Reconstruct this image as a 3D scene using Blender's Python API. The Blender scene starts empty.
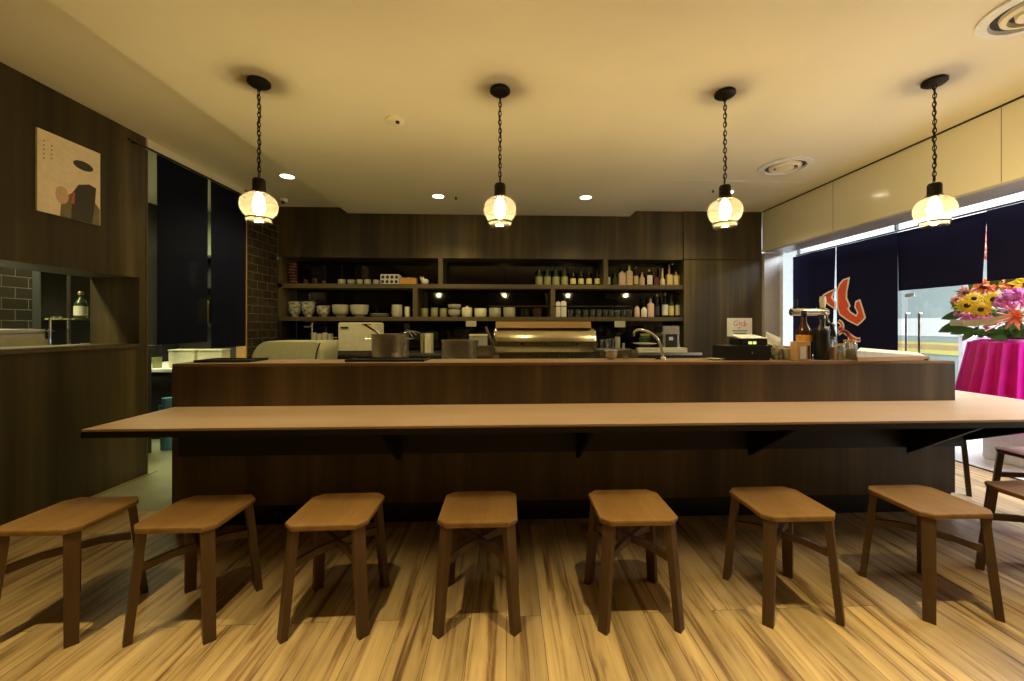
import bpy, bmesh, math, random
from mathutils import Vector, Matrix
random.seed(7)
S = bpy.context.scene
COL = S.collection
R = math.radians

# ------------------------------------------------------------------ camera
F, CX, CY, H, PSI = 398.0, 523.0, 326.0, 1.25, R(2.4)
cam_d = bpy.data.cameras.new('camera')
cam = bpy.data.objects.new('camera', cam_d)
COL.objects.link(cam)
cam_d.sensor_width = 36.0
cam_d.lens = F / 1024 * 36
cam_d.shift_x = (512 - CX) / 1024
cam_d.shift_y = (CY - 340.5) / 1024
cam_d.clip_start = 0.02
cam.location = (0, 0, H)
cam.rotation_euler = (R(90), 0, -PSI)
S.camera = cam
S.view_settings.view_transform = 'Standard'
S.view_settings.look = 'None'
S.view_settings.gamma = 1
S.view_settings.use_curve_mapping = False
S.view_settings.exposure = 0.0

# ------------------------------------------------------------------ world
W = bpy.data.worlds.new('night')
S.world = W
W.use_nodes = True
W.node_tree.nodes['Background'].inputs[0].default_value = (0.5, 0.6, 0.8, 1)
W.node_tree.nodes['Background'].inputs[1].default_value = 0.02
S.cycles.max_bounces = 8
S.cycles.transparent_max_bounces = 12
S.cycles.sample_clamp_indirect = 3.0
S.cycles.caustics_reflective = False
S.cycles.caustics_refractive = False

WARM = (1.0, 0.80, 0.38)
WARM2 = (1.0, 0.82, 0.40)
COOL = (0.86, 0.90, 1.0)


def lamp(kind, loc, power, color, size=0.1, rot=(0, 0, 0), size_y=None, cone=None, blend=0.5):
    d = bpy.data.lights.new('lamp_light', kind)
    d.energy = power
    d.color = color
    if kind == 'AREA':
        d.shape = 'RECTANGLE'
        d.size = size
        d.size_y = size_y or size
    else:
        d.shadow_soft_size = size
    if kind == 'SPOT':
        d.spot_size = R(cone)
        d.spot_blend = blend
    o = bpy.data.objects.new('lamp_light', d)
    o.location = loc
    o.rotation_euler = rot
    COL.objects.link(o)
    return o


FRONT_SPOTS = [(-1.95, 1.0), (-0.72, 1.0), (0.60, 1.0), (1.75, 1.0)]
FRONT_P = 270
BACK_DL = [(-2.32, 4.32), (-0.79, 4.66), (0.93, 4.63), (2.62, 4.62)]
for x, y in FRONT_SPOTS:
    lamp('SPOT', (x, y, 2.735), FRONT_P, WARM, 0.03, cone=54, blend=1.0)
for x, y in BACK_DL:
    zc = 2.84 if (x < -2.12 or x > 1.7) else 2.76
    lamp('SPOT', (x, y, zc - 0.025), 65, WARM2, 0.04, cone=135, blend=0.8)
# mall corridor outside, lit by an unseen area lamp under its glowing ceiling
lamp('AREA', (5.4, 3.6, 2.90), 420, COOL, 1.6, size_y=5.0)
# kitchen behind the left wall
lamp('AREA', (-3.9, 4.3, 2.7), 65, (0.95, 1.0, 0.55), 0.25, size_y=0.9)
lamp('AREA', (-3.95, 2.2, 2.7), 60, (1.0, 0.92, 0.50), 0.2, size_y=0.8)

# ------------------------------------------------------------------ rays of the survey
sn, cs = math.sin(PSI), math.cos(PSI)


def ray(px, py):
    u = (px - CX) / F
    return (sn + u * cs, cs - u * sn, (CY - py) / F)


def at_y(px, py, y):
    r = ray(px, py); t = y / r[1]
    return Vector((r[0] * t, y, H + r[2] * t))


def at_x(px, py, x):
    r = ray(px, py); t = x / r[0]
    return Vector((x, r[1] * t, H + r[2] * t))


def at_z(px, py, z):
    r = ray(px, py); t = (z - H) / r[2]
    return Vector((r[0] * t, r[1] * t, z))


# ------------------------------------------------------------------ materials
def new_mat(name):
    m = bpy.data.materials.new(name)
    m.use_nodes = True
    nt = m.node_tree
    return m, nt, nt.nodes['Principled BSDF']


def setv(b, **k):
    for n, v in k.items():
        b.inputs[n.replace('_', ' ')].default_value = v


def M(name, col, rough=0.5, metal=0.0, emit=None, strength=0, spec=None, vary=0.0, scale=30.0, bump=0.0, alpha=None, coat=0.0):
    m, nt, b = new_mat(name)
    b.inputs['Base Color'].default_value = (*col, 1)
    b.inputs['Roughness'].default_value = rough
    b.inputs['Metallic'].default_value = metal
    if spec is not None:
        b.inputs['Specular IOR Level'].default_value = spec
    if coat:
        b.inputs['Coat Weight'].default_value = coat
    if emit:
        b.inputs['Emission Color'].default_value = (*emit, 1)
        b.inputs['Emission Strength'].default_value = strength
    if alpha is not None:
        b.inputs['Alpha'].default_value = alpha
    tc = nt.nodes.new('ShaderNodeTexCoord')
    nz = nt.nodes.new('ShaderNodeTexNoise')
    nz.inputs['Scale'].default_value = scale
    nz.inputs['Detail'].default_value = 4
    nt.links.new(tc.outputs['Object'], nz.inputs['Vector'])
    if vary or not emit:
        v = vary or 0.06
        rp = nt.nodes.new('ShaderNodeValToRGB')
        rp.color_ramp.elements[0].color = (*[c * (1 - v) for c in col], 1)
        rp.color_ramp.elements[1].color = (*[min(1, c * (1 + v)) for c in col], 1)
        rp.color_ramp.elements[0].position = 0.3
        rp.color_ramp.elements[1].position = 0.7
        nt.links.new(nz.outputs['Fac'], rp.inputs[0])
        nt.links.new(rp.outputs[0], b.inputs['Base Color'])
    if bump:
        bp = nt.nodes.new('ShaderNodeBump')
        bp.inputs['Strength'].default_value = bump
        bp.inputs['Distance'].default_value = 0.002
        nt.links.new(nz.outputs['Fac'], bp.inputs['Height'])
        nt.links.new(bp.outputs[0], b.inputs['Normal'])
    return m


def wood(name, cols, scale, rough=0.5, pos=(0.3, 0.55, 0.75), bump=0.1, seam=None, rot=(0, 0, 0), spec=0.4):
    """streaked grain: noise stretched along one axis; seam = (axis, pitch)"""
    m, nt, b = new_mat(name)
    N = nt.nodes.new; L = nt.links.new
    tc = N('ShaderNodeTexCoord')
    mp = N('ShaderNodeMapping')
    mp.inputs['Scale'].default_value = scale
    mp.inputs['Rotation'].default_value = rot
    L(tc.outputs['Object'], mp.inputs['Vector'])
    n1 = N('ShaderNodeTexNoise'); n1.inputs['Scale'].default_value = 1.0; n1.inputs['Detail'].default_value = 6
    n1.inputs['Roughness'].default_value = 0.62
    L(mp.outputs[0], n1.inputs['Vector'])
    mp2 = N('ShaderNodeMapping')
    mp2.inputs['Scale'].default_value = [s * 0.22 for s in scale]
    L(tc.outputs['Object'], mp2.inputs['Vector'])
    n2 = N('ShaderNodeTexNoise'); n2.inputs['Scale'].default_value = 1.0; n2.inputs['Detail'].default_value = 2
    L(mp2.outputs[0], n2.inputs['Vector'])
    mx = N('ShaderNodeMix'); mx.data_type = 'FLOAT'; mx.inputs[0].default_value = 0.5
    L(n1.outputs['Fac'], mx.inputs[2]); L(n2.outputs['Fac'], mx.inputs[3])
    rp = N('ShaderNodeValToRGB')
    rp.color_ramp.elements[0].position = pos[0]; rp.color_ramp.elements[0].color = (*cols[0], 1)
    rp.color_ramp.elements[1].position = pos[2]; rp.color_ramp.elements[1].color = (*cols[2], 1)
    e = rp.color_ramp.elements.new(pos[1]); e.color = (*cols[1], 1)
    L(mx.outputs[0], rp.inputs[0])
    L(rp.outputs[0], b.inputs['Base Color'])
    b.inputs['Roughness'].default_value = rough
    b.inputs['Specular IOR Level'].default_value = spec
    bp = N('ShaderNodeBump'); bp.inputs['Strength'].default_value = bump; bp.inputs['Distance'].default_value = 0.002
    L(n1.outputs['Fac'], bp.inputs['Height']); L(bp.outputs[0], b.inputs['Normal'])
    return m


def floor_mat():
    m, nt, b = new_mat('floor_planks')
    N = nt.nodes.new; L = nt.links.new
    tc = N('ShaderNodeTexCoord')
    mp = N('ShaderNodeMapping'); mp.inputs['Rotation'].default_value = (0, 0, R(90))
    L(tc.outputs['Object'], mp.inputs['Vector'])
    br = N('ShaderNodeTexBrick')
    br.inputs['Scale'].default_value = 1.0
    br.inputs['Brick Width'].default_value = 1.25
    br.inputs['Row Height'].default_value = 0.15
    br.inputs['Mortar Size'].default_value = 0.0012
    br.inputs['Color1'].default_value = (0, 0, 0, 1); br.inputs['Color2'].default_value = (1, 1, 1, 1)
    br.inputs['Mortar'].default_value = (0.5, 0.5, 0.5, 1)
    br.offset = 0.37
    L(mp.outputs[0], br.inputs['Vector'])
    # per-plank shift of the grain
    sc = N('ShaderNodeVectorMath'); sc.operation = 'SCALE'; sc.inputs['Scale'].default_value = 7.0
    L(br.outputs['Color'], sc.inputs[0])
    add = N('ShaderNodeVectorMath'); add.operation = 'ADD'
    L(tc.outputs['Object'], add.inputs[0]); L(sc.outputs[0], add.inputs[1])
    m2 = N('ShaderNodeMapping'); m2.inputs['Scale'].default_value = (26, 1.5, 1)
    L(add.outputs[0], m2.inputs['Vector'])
    n = N('ShaderNodeTexNoise'); n.inputs['Scale'].default_value = 1; n.inputs['Detail'].default_value = 7; n.inputs['Roughness'].default_value = 0.62
    n.inputs['Distortion'].default_value = 0.6
    L(m2.outputs[0], n.inputs['Vector'])
    rp = N('ShaderNodeValToRGB')
    E = rp.color_ramp.elements
    E[0].position = 0.33; E[0].color = (0.15, 0.080, 0.032, 1)
    E[1].position = 0.75; E[1].color = (0.66, 0.48, 0.25, 1)
    e = E.new(0.41); e.color = (0.31, 0.19, 0.080, 1)
    e = E.new(0.47); e.color = (0.47, 0.32, 0.145, 1)
    e = E.new(0.60); e.color = (0.56, 0.39, 0.18, 1)
    L(n.outputs['Fac'], rp.inputs[0])
    m3 = N('ShaderNodeMapping'); m3.inputs['Scale'].default_value = (6, 0.7, 1)
    L(add.outputs[0], m3.inputs['Vector'])
    n3 = N('ShaderNodeTexNoise'); n3.inputs['Scale'].default_value = 1; n3.inputs['Detail'].default_value = 2
    L(m3.outputs[0], n3.inputs['Vector'])
    mr = N('ShaderNodeMapRange'); mr.inputs[1].default_value = 0.3; mr.inputs[2].default_value = 0.7
    mr.inputs[3].default_value = 0.62; mr.inputs[4].default_value = 1.12
    L(n3.outputs['Fac'], mr.inputs[0])
    ml = N('ShaderNodeVectorMath'); ml.operation = 'SCALE'
    L(rp.outputs[0], ml.inputs[0]); L(mr.outputs[0], ml.inputs['Scale'])
    mx = N('ShaderNodeMix'); mx.data_type = 'RGBA'
    L(br.outputs['Fac'], mx.inputs[0])
    L(ml.outputs[0], mx.inputs[6]); mx.inputs[7].default_value = (0.10, 0.06, 0.025, 1)
    L(mx.outputs[2], b.inputs['Base Color'])
    b.inputs['Roughness'].default_value = 0.42
    bp = N('ShaderNodeBump'); bp.inputs['Strength'].default_value = 0.15; bp.inputs['Distance'].default_value = 0.001
    L(n.outputs['Fac'], bp.inputs['Height']); L(bp.outputs[0], b.inputs['Normal'])
    return m


def brick_mat(name, w, h, c1, c2, mortar, axis='x', rough=0.25):
    """tiles laid on a wall whose normal is x (uses y, z) or y (uses x, z)"""
    m, nt, b = new_mat(name)
    N = nt.nodes.new; L = nt.links.new
    tc = N('ShaderNodeTexCoord'); sp = N('ShaderNodeSeparateXYZ'); cb = N('ShaderNodeCombineXYZ')
    L(tc.outputs['Object'], sp.inputs[0])
    L(sp.outputs['Y' if axis == 'x' else 'X'], cb.inputs[0]); L(sp.outputs['Z'], cb.inputs[1])
    br = N('ShaderNodeTexBrick')
    br.inputs['Scale'].default_value = 1.0
    br.inputs['Brick Width'].default_value = w; br.inputs['Row Height'].default_value = h
    br.inputs['Mortar Size'].default_value = 0.004
    br.inputs['Color1'].default_value = (*c1, 1); br.inputs['Color2'].default_value = (*c2, 1)
    br.inputs['Mortar'].default_value = (*mortar, 1)
    L(cb.outputs[0], br.inputs['Vector'])
    L(br.outputs['Color'], b.inputs['Base Color'])
    b.inputs['Roughness'].default_value = rough
    bp = N('ShaderNodeBump'); bp.invert = True; bp.inputs['Strength'].default_value = 0.6; bp.inputs['Distance'].default_value = 0.004
    L(br.outputs['Fac'], bp.inputs['Height']); L(bp.outputs[0], b.inputs['Normal'])
    return m


def glass_mat(name, tint=(1, 1, 1), gloss=0.12, trans=0.0, tcol=(1, 0.9, 0.7), rough=0.03):
    """clear sheet or blown glass: see-through with a fresnel sheen and, for tinted shades, a little scatter"""
    m = bpy.data.materials.new(name); m.use_nodes = True
    nt = m.node_tree; nt.nodes.clear()
    N = nt.nodes.new; L = nt.links.new
    out = N('ShaderNodeOutputMaterial')
    tr = N('ShaderNodeBsdfTransparent'); tr.inputs[0].default_value = (*tint, 1)
    gl = N('ShaderNodeBsdfGlossy'); gl.inputs['Roughness'].default_value = rough
    lw = N('ShaderNodeLayerWeight'); lw.inputs['Blend'].default_value = 0.35
    mr = N('ShaderNodeMapRange'); mr.inputs[3].default_value = gloss * 0.4; mr.inputs[4].default_value = min(1, gloss * 4)
    L(lw.outputs['Facing'], mr.inputs[0])
    mx = N('ShaderNodeMixShader')
    L(mr.outputs[0], mx.inputs[0]); L(tr.outputs[0], mx.inputs[1]); L(gl.outputs[0], mx.inputs[2])
    last = mx
    if trans:
        tl = N('ShaderNodeBsdfTranslucent'); tl.inputs[0].default_value = (*tcol, 1)
        m2 = N('ShaderNodeMixShader'); m2.inputs[0].default_value = trans
        L(mx.outputs[0], m2.inputs[1]); L(tl.outputs[0], m2.inputs[2])
        last = m2
    L(last.outputs[0], out.inputs[0])
    return m


def cloth_mat(name, col, alpha_mix=0.0):
    m, nt, b = new_mat(name)
    N = nt.nodes.new; L = nt.links.new
    b.inputs['Base Color'].default_value = (*col, 1); b.inputs['Roughness'].default_value = 0.85
    b.inputs['Specular IOR Level'].default_value = 0.12
    tc = N('ShaderNodeTexCoord'); n = N('ShaderNodeTexNoise'); n.inputs['Scale'].default_value = 400
    L(tc.outputs['Object'], n.inputs['Vector'])
    bp = N('ShaderNodeBump'); bp.inputs['Strength'].default_value = 0.2; bp.inputs['Distance'].default_value = 0.001
    L(n.outputs['Fac'], bp.inputs['Height']); L(bp.outputs[0], b.inputs['Normal'])
    if alpha_mix:
        tr = N('ShaderNodeBsdfTransparent'); mx = N('ShaderNodeMixShader'); mx.inputs[0].default_value = alpha_mix
        L(b.outputs[0], mx.inputs[1]); L(tr.outputs[0], mx.inputs[2])
        L(mx.outputs[0], nt.nodes['Material Output'].inputs[0])
    return m


m_floor = floor_mat()
m_ceil = M('ceiling_paint', (0.84, 0.77, 0.61), 0.75, vary=0.02, scale=2)
m_cream = M('cream_panel', (0.84, 0.79, 0.64), 0.12, vary=0.01, scale=2)
m_grey = M('grey_metal_trim', (0.55, 0.52, 0.54), 0.35, 0.3)
m_white = M('white_paint', (0.8, 0.8, 0.8), 0.5)
m_cab = wood('dark_cabinet_laminate', [(0.022, 0.015, 0.005), (0.050, 0.036, 0.013), (0.130, 0.094, 0.036)], (8, 8, 0.35), 0.48, pos=(0.36, 0.5, 0.66))
m_cab2 = wood('dark_counter_laminate', [(0.040, 0.026, 0.013), (0.090, 0.061, 0.032), (0.18, 0.124, 0.068)], (8, 8, 0.3), 0.45, pos=(0.36, 0.5, 0.66))
m_shelf = wood('shelf_laminate', [(0.055, 0.038, 0.017), (0.085, 0.060, 0.028), (0.12, 0.085, 0.04)], (0.9, 9, 9), 0.5)
m_bartop = wood('bar_top_laminate', [(0.54, 0.37, 0.235), (0.64, 0.45, 0.29), (0.72, 0.52, 0.35)], (1.5, 10, 10), 0.33, bump=0.03)
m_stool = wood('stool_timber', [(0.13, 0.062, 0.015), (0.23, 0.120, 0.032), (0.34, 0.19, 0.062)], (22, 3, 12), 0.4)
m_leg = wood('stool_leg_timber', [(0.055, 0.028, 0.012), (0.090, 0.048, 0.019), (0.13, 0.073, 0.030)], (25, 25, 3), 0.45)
m_tan = wood('pale_timber', [(0.45, 0.27, 0.12), (0.58, 0.37, 0.17), (0.68, 0.46, 0.24)], (2, 20, 20), 0.45)
m_trimwood = wood('orange_trim_timber', [(0.32, 0.17, 0.06), (0.42, 0.24, 0.09), (0.5, 0.3, 0.12)], (20, 20, 2), 0.45)
m_black = M('black_steel', (0.012, 0.011, 0.012), 0.5, 0.2)
m_blackp = M('black_plastic', (0.012, 0.012, 0.014), 0.3)
m_iron = M('pendant_iron', (0.014, 0.011, 0.008), 0.5, 0.6)
m_mirror = M('black_back_glass', (0.006, 0.0055, 0.005), 0.04, 0, spec=0.6)
m_brick = brick_mat('dark_tile_wall', 0.20, 0.10, (0.034, 0.026, 0.016), (0.046, 0.034, 0.020), (0.12, 0.095, 0.06))
m_brick2 = brick_mat('dimmed_tile_wall', 0.20, 0.10, (0.016, 0.013, 0.009), (0.022, 0.017, 0.011), (0.075, 0.062, 0.042))  # darker copy of the tile, shade put into its colour against the lamp
m_tile = brick_mat('pale_kitchen_tile', 0.6, 0.6, (0.34, 0.36, 0.22), (0.36, 0.38, 0.24), (0.15, 0.16, 0.1), 'y', 0.4)
m_steel = M('stainless_steel', (0.55, 0.53, 0.48), 0.25, 1.0, vary=0.05)
m_drum = M('brushed_steel_drum', (0.62, 0.56, 0.40), 0.22, 1.0, vary=0.05)
m_pot = M('worn_pot_steel', (0.50, 0.44, 0.36), 0.36, 1.0, vary=0.1)
m_chrome = M('chrome', (0.75, 0.75, 0.75), 0.08, 1.0)
m_kfloor = M('kitchen_vinyl', (0.30, 0.31, 0.20), 0.3, vary=0.08, scale=6)
m_dark = M('dark_kitchen_paint', (0.02, 0.019, 0.016), 0.6)
m_cloth = cloth_mat('navy_cloth', (0.010, 0.010, 0.048))
m_ledge = wood('ledge_laminate', [(0.20, 0.12, 0.06), (0.27, 0.165, 0.085), (0.34, 0.21, 0.11)], (1.5, 12, 12), 0.45)
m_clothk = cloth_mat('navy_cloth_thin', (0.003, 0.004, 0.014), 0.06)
m_red = M('emblem_red', (0.85, 0.11, 0.05), 0.8)
m_eww = M('emblem_white', (0.92, 0.88, 0.92), 0.8)
m_paper = M('paper', (0.80, 0.79, 0.74), 0.7)
m_ink = M('ink', (0.02, 0.02, 0.02), 0.7)
m_redink = M('red_ink', (0.6, 0.04, 0.03), 0.7)
m_ceramic = M('white_glaze', (0.42, 0.40, 0.30), 0.25, vary=0.05)
m_ceramb = M('patterned_glaze', (0.34, 0.34, 0.26), 0.25, vary=0.8, scale=28)
m_cream_c = M('cream_enamel', (0.72, 0.68, 0.48), 0.35)
m_laq = M('lacquer_red', (0.10, 0.018, 0.010), 0.25)
m_kraft = M('orange_card', (0.55, 0.27, 0.06), 0.7)
m_amber = M('amber_glass', (0.05, 0.018, 0.006), 0.08)
m_btl_dark = M('dark_bottle_glass', (0.012, 0.014, 0.010), 0.07)
m_btl_green = M('green_bottle_glass', (0.035, 0.055, 0.020), 0.07)
m_btl_frost = M('frosted_bottle_glass', (0.26, 0.25, 0.11), 0.35)
m_btl_gold = M('whisky_bottle', (0.42, 0.27, 0.07), 0.1)
m_lab_w = M('label_white', (0.68, 0.66, 0.58), 0.6)
m_lab_y = M('label_yellow', (0.60, 0.52, 0.22), 0.6)
m_lab_p = M('label_pink', (0.60, 0.42, 0.32), 0.6)
m_lab_o = M('label_orange', (0.75, 0.36, 0.05), 0.6)
m_gold = M('gold_cap', (0.6, 0.42, 0.15), 0.35, 0.8)
m_tumbler = glass_mat('tumbler_glass', (0.93, 0.93, 0.9), 0.22, 0.12, (0.9, 0.9, 0.8))
m_pane = glass_mat('window_glass', (0.93, 0.96, 0.95), 0.06)
m_guard = glass_mat('guard_glass', (0.95, 0.96, 0.93), 0.05)
m_shade = glass_mat('smoked_amber_shade', (0.90, 0.84, 0.72), 0.14, 0.035, (1.0, 0.90, 0.72))
m_bulb = M('glowing_bulb', (1, 0.9, 0.7), 0.5, emit=(1.0, 0.83, 0.52), strength=26)
m_dl = M('downlight_lens', (1, 1, 0.9), 0.5, emit=(1.0, 0.88, 0.6), strength=22)
m_glow_ceil = M('glowing_corridor_ceiling', (1, 1, 1), 0.5, emit=(0.9, 0.95, 1.0), strength=0.9)  # emission added over the whole corridor ceiling so it reads bright white
m_led = M('lit_display', (0.1, 0.2, 0.0), 0.5, emit=(0.75, 0.9, 0.2), strength=1.2)
m_glow_yellow = M('glowing_yellow_box', (0.5, 0.6, 0.1), 0.5, emit=(0.6, 0.75, 0.12), strength=0.9)  # glow added to a plain shelf box, no lamp in it
m_mag = M('magenta_satin', (0.72, 0.012, 0.36), 0.35, vary=0.1, scale=8)
m_leaf = M('leaf_green', (0.07, 0.19, 0.03), 0.5, vary=0.3, scale=20)
m_petal_y = M('yellow_petals', (0.85, 0.60, 0.02), 0.6)
m_petal_p = M('pink_petals', (0.72, 0.20, 0.50), 0.6, vary=0.25, scale=40)
m_petal_o = M('orange_petals', (0.75, 0.18, 0.03), 0.6, vary=0.25, scale=40)
m_petal_s = M('salmon_petals', (0.75, 0.28, 0.20), 0.6)
m_seed = M('flower_centre', (0.05, 0.025, 0.01), 0.9)
m_ribbon = M('cream_ribbon', (0.75, 0.62, 0.38), 0.5)
m_orib = M('orange_ribbon', (0.78, 0.16, 0.06), 0.45)
m_ctile = M('corridor_floor', (0.80, 0.80, 0.80), 0.3, vary=0.03, scale=2)
m_cwall = M('corridor_shopfront', (0.36, 0.42, 0.40), 0.4)
m_yel = M('yellow_band', (0.70, 0.62, 0.16), 0.5)
m_blue = M('blue_plastic', (0.08, 0.25, 0.40), 0.4)
m_prt = [M('print_ground', (0.88, 0.74, 0.56), 0.55), M('print_dark', (0.055, 0.05, 0.04), 0.6),
         M('print_olive', (0.20, 0.17, 0.08), 0.6), M('print_blush', (0.70, 0.45, 0.30), 0.6), M('print_red', (0.55, 0.12, 0.07), 0.6)]


# ------------------------------------------------------------------ mesh helper
class MB:
    def __init__(s):
        s.bm = bmesh.new()

    def box(s, x0, x1, y0, y1, z0, z1, bev=0.0, seg=2):
        b2 = bmesh.new()
        bmesh.ops.create_cube(b2, size=1)
        for v in b2.verts:
            v.co = Vector(((x0 + x1) / 2 + v.co.x * abs(x1 - x0), (y0 + y1) / 2 + v.co.y * abs(y1 - y0), (z0 + z1) / 2 + v.co.z * abs(z1 - z0)))
        if bev:
            bmesh.ops.bevel(b2, geom=list(b2.edges), offset=bev, segments=seg, affect='EDGES', clamp_overlap=True)
        s._merge(b2)
        return s

    def _merge(s, b2, mat=None):
        mp = {}
        for v in b2.verts:
            mp[v] = s.bm.verts.new(mat @ v.co if mat else v.co)
        for f in b2.faces:
            try:
                s.bm.faces.new([mp[v] for v in f.verts])
            except ValueError:
                pass
        b2.free()

    def lathe(s, prof, c=(0, 0, 0), seg=24, cap=True, axis='z'):
        rings = []
        for r, h in prof:
            ring = []
            for i in range(seg):
                a = 2 * math.pi * i / seg
                p = (r * math.cos(a), r * math.sin(a), h)
                if axis == 'x':
                    p = (h, r * math.cos(a), r * math.sin(a))
                elif axis == 'y':
                    p = (r * math.cos(a), h, r * math.sin(a))
                ring.append(s.bm.verts.new((p[0] + c[0], p[1] + c[1], p[2] + c[2])))
            rings.append(ring)
        for a, b in zip(rings, rings[1:]):
            for i in range(seg):
                j = (i + 1) % seg
                s.bm.faces.new((a[i], a[j], b[j], b[i]))
        if cap:
            s.bm.faces.new(list(reversed(rings[0])))
            s.bm.faces.new(rings[-1])
        return s

    def tube(s, pts, r, seg=8, closed=False, rx=None):
        pts = [Vector(p) for p in pts]
        n = len(pts); rings = []
        ref = Vector((0, 0, 1))
        for i, p in enumerate(pts):
            if closed:
                t = pts[(i + 1) % n] - pts[i - 1]
            else:
                t = pts[min(i + 1, n - 1)] - pts[max(i - 1, 0)]
            t.normalize()
            if abs(t.dot(ref)) > 0.95 and i == 0:
                ref = Vector((0, 1, 0))
            u = t.cross(ref)
            if u.length < 1e-4:
                u = t.cross(Vector((1, 0, 0)))
            u.normalize(); w = u.cross(t).normalized()
            ref = w
            rr = r[i] if isinstance(r, (list, tuple)) else r
            rings.append([s.bm.verts.new(p + u * rr * math.cos(2 * math.pi * k / seg) + w * (rx or rr) * math.sin(2 * math.pi * k / seg)) for k in range(seg)])
        rng = range(n) if closed else range(n - 1)
        for i in rng:
            a, b = rings[i], rings[(i + 1) % n]
            for k in range(seg):
                j = (k + 1) % seg
                s.bm.faces.new((a[k], a[j], b[j], b[k]))
        if not closed:
            s.bm.faces.new(list(reversed(rings[0]))); s.bm.faces.new(rings[-1])
        return s

    def prism(s, pts, axis, a, b):
        """2-D outline extruded along axis from a to b; x: (y,z)  y: (x,z)  z: (x,y)"""
        def P(p, h):
            return {'x': (h, p[0], p[1]), 'y': (p[0], h, p[1]), 'z': (p[0], p[1], h)}[axis]
        A = [s.bm.verts.new(P(p, a)) for p in pts]
        B = [s.bm.verts.new(P(p, b)) for p in pts]
        s.bm.faces.new(A); s.bm.faces.new(list(reversed(B)))
        n = len(pts)
        for i in range(n):
            j = (i + 1) % n
            s.bm.faces.new((A[i], A[j], B[j], B[i]))
        return s

    def hexa(s, bot, top):
        A = [s.bm.verts.new(p) for p in bot]; B = [s.bm.verts.new(p) for p in top]
        s.bm.faces.new(list(reversed(A))); s.bm.faces.new(B)
        for i in range(len(A)):
            j = (i + 1) % len(A)
            s.bm.faces.new((A[i], A[j], B[j], B[i]))
        return s

    def ball(s, c, r, sc=(1, 1, 1), seg=12, rings=8):
        b2 = bmesh.new()
        bmesh.ops.create_uvsphere(b2, u_segments=seg, v_segments=rings, radius=r)
        for v in b2.verts:
            v.co = Vector((v.co.x * sc[0] + c[0], v.co.y * sc[1] + c[1], v.co.z * sc[2] + c[2]))
        s._merge(b2)
        return s

    def build(s, name, mat, parent=None, smooth=False, loc=None):
        bmesh.ops.recalc_face_normals(s.bm, faces=s.bm.faces)
        me = bpy.data.meshes.new(name)
        s.bm.to_mesh(me); s.bm.free()
        me.materials.append(mat)
        if smooth:
            for p in me.polygons:
                p.use_smooth = True
            try:
                me.set_sharp_from_angle(angle=R(40))
            except Exception:
                pass
        o = bpy.data.objects.new(name, me)
        COL.objects.link(o)
        if parent:
            o.parent = parent
        if loc is not None:
            o.location = loc
        return o


def box(name, mat, x0, x1, y0, y1, z0, z1, parent=None, bev=0.0):
    return MB().box(x0, x1, y0, y1, z0, z1, bev).build(name, mat, parent)


def struct(o):
    o['kind'] = 'structure'
    return o


def tag(o, label, cat, group=None):
    o['label'] = label; o['category'] = cat
    if group:
        o['group'] = group
    return o


def thing(name, label, cat, loc=(0, 0, 0), rz=0, group=None):
    o = bpy.data.objects.new(name, None)
    o.empty_display_size = 0.05
    COL.objects.link(o)
    o.location = loc; o.rotation_euler = (0, 0, rz)
    return tag(o, label, cat, group)


def dup(root, loc, rz, label, group=None):
    r = root.copy(); COL.objects.link(r)
    r.location = loc; r.rotation_euler = (0, 0, rz); r['label'] = label
    if group:
        r['group'] = group
    for ch in [o for o in COL.objects if o.parent == root]:
        c = ch.copy(); COL.objects.link(c); c.parent = r
        for g in [o for o in COL.objects if o.parent == ch]:
            d = g.copy(); COL.objects.link(d); d.parent = c
    return r


# ------------------------------------------------------------------ the setting
XL, YB, XR, XS = -3.04, 5.43, 3.565, 4.0
ZH, ZL = 2.84, 2.76          # high and dropped ceiling
struct(box('floor', m_floor, XL - 0.4, 4.15, -2.6, 2.795, -0.1, 0.0))
struct(box('floor_kitchen', m_kfloor, -5.0, 2.99, 2.796, 7.0, -0.1, 0.0))
struct(box('floor_entrance', m_floor, 2.991, 4.15, 2.796, 7.0, -0.1, 0.0))
struct(box('floor_corridor', m_ctile, 4.16, 9.0, -2.6, 9.0, -0.1, 0.0))
struct(box('trim_1', m_black, 4.145, 4.165, -2.6, 7.0, 0.0, 0.008))
struct(box('ceiling', m_ceil, -5.0, 4.1, -2.6, 7.0, ZH, ZH + 0.1))
struct(box('ceiling_dropped', m_ceil, -2.12, 1.70, -2.55, YB - 0.005, ZL, ZH - 0.001))
struct(box('trim_2', m_white, 1.705, XR - 0.01, 4.25, 4.262, ZH - 0.006, ZH - 0.001))
struct(box('wall_front', m_cab, -5.0, 4.1, -2.75, -2.61, 0, 2.9))

# left wall: lower cabinet run, upper run, pass-through between them
wl = MB()
wl.box(XL - 0.39, XL, -2.6, 3.49, 0.0, 1.075)
wl.box(XL - 0.39, XL, -2.6, 3.49, 1.65, ZH - 0.001)
wl.box(XL - 0.39, XL, 3.43, 3.49, 1.075, 1.65)
wl.box(XL - 0.39, XL, -2.6, 1.2, 1.075, 1.65)
struct(wl.build('wall_left', m_cab))
struct(box('trim_3', m_shelf, XL - 0.41, XL + 0.012, 1.2, 3.428, 1.0755, 1.105, bev=0.003))
struct(box('trim_4', m_shelf, XL - 0.39, XL + 0.004, 3.491, 3.505, 0, 2.74))
struct(box('baseboard_left', m_gold, XL + 0.03, XL + 0.042, 2.95, 3.55, 0.0005, 0.006))
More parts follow.
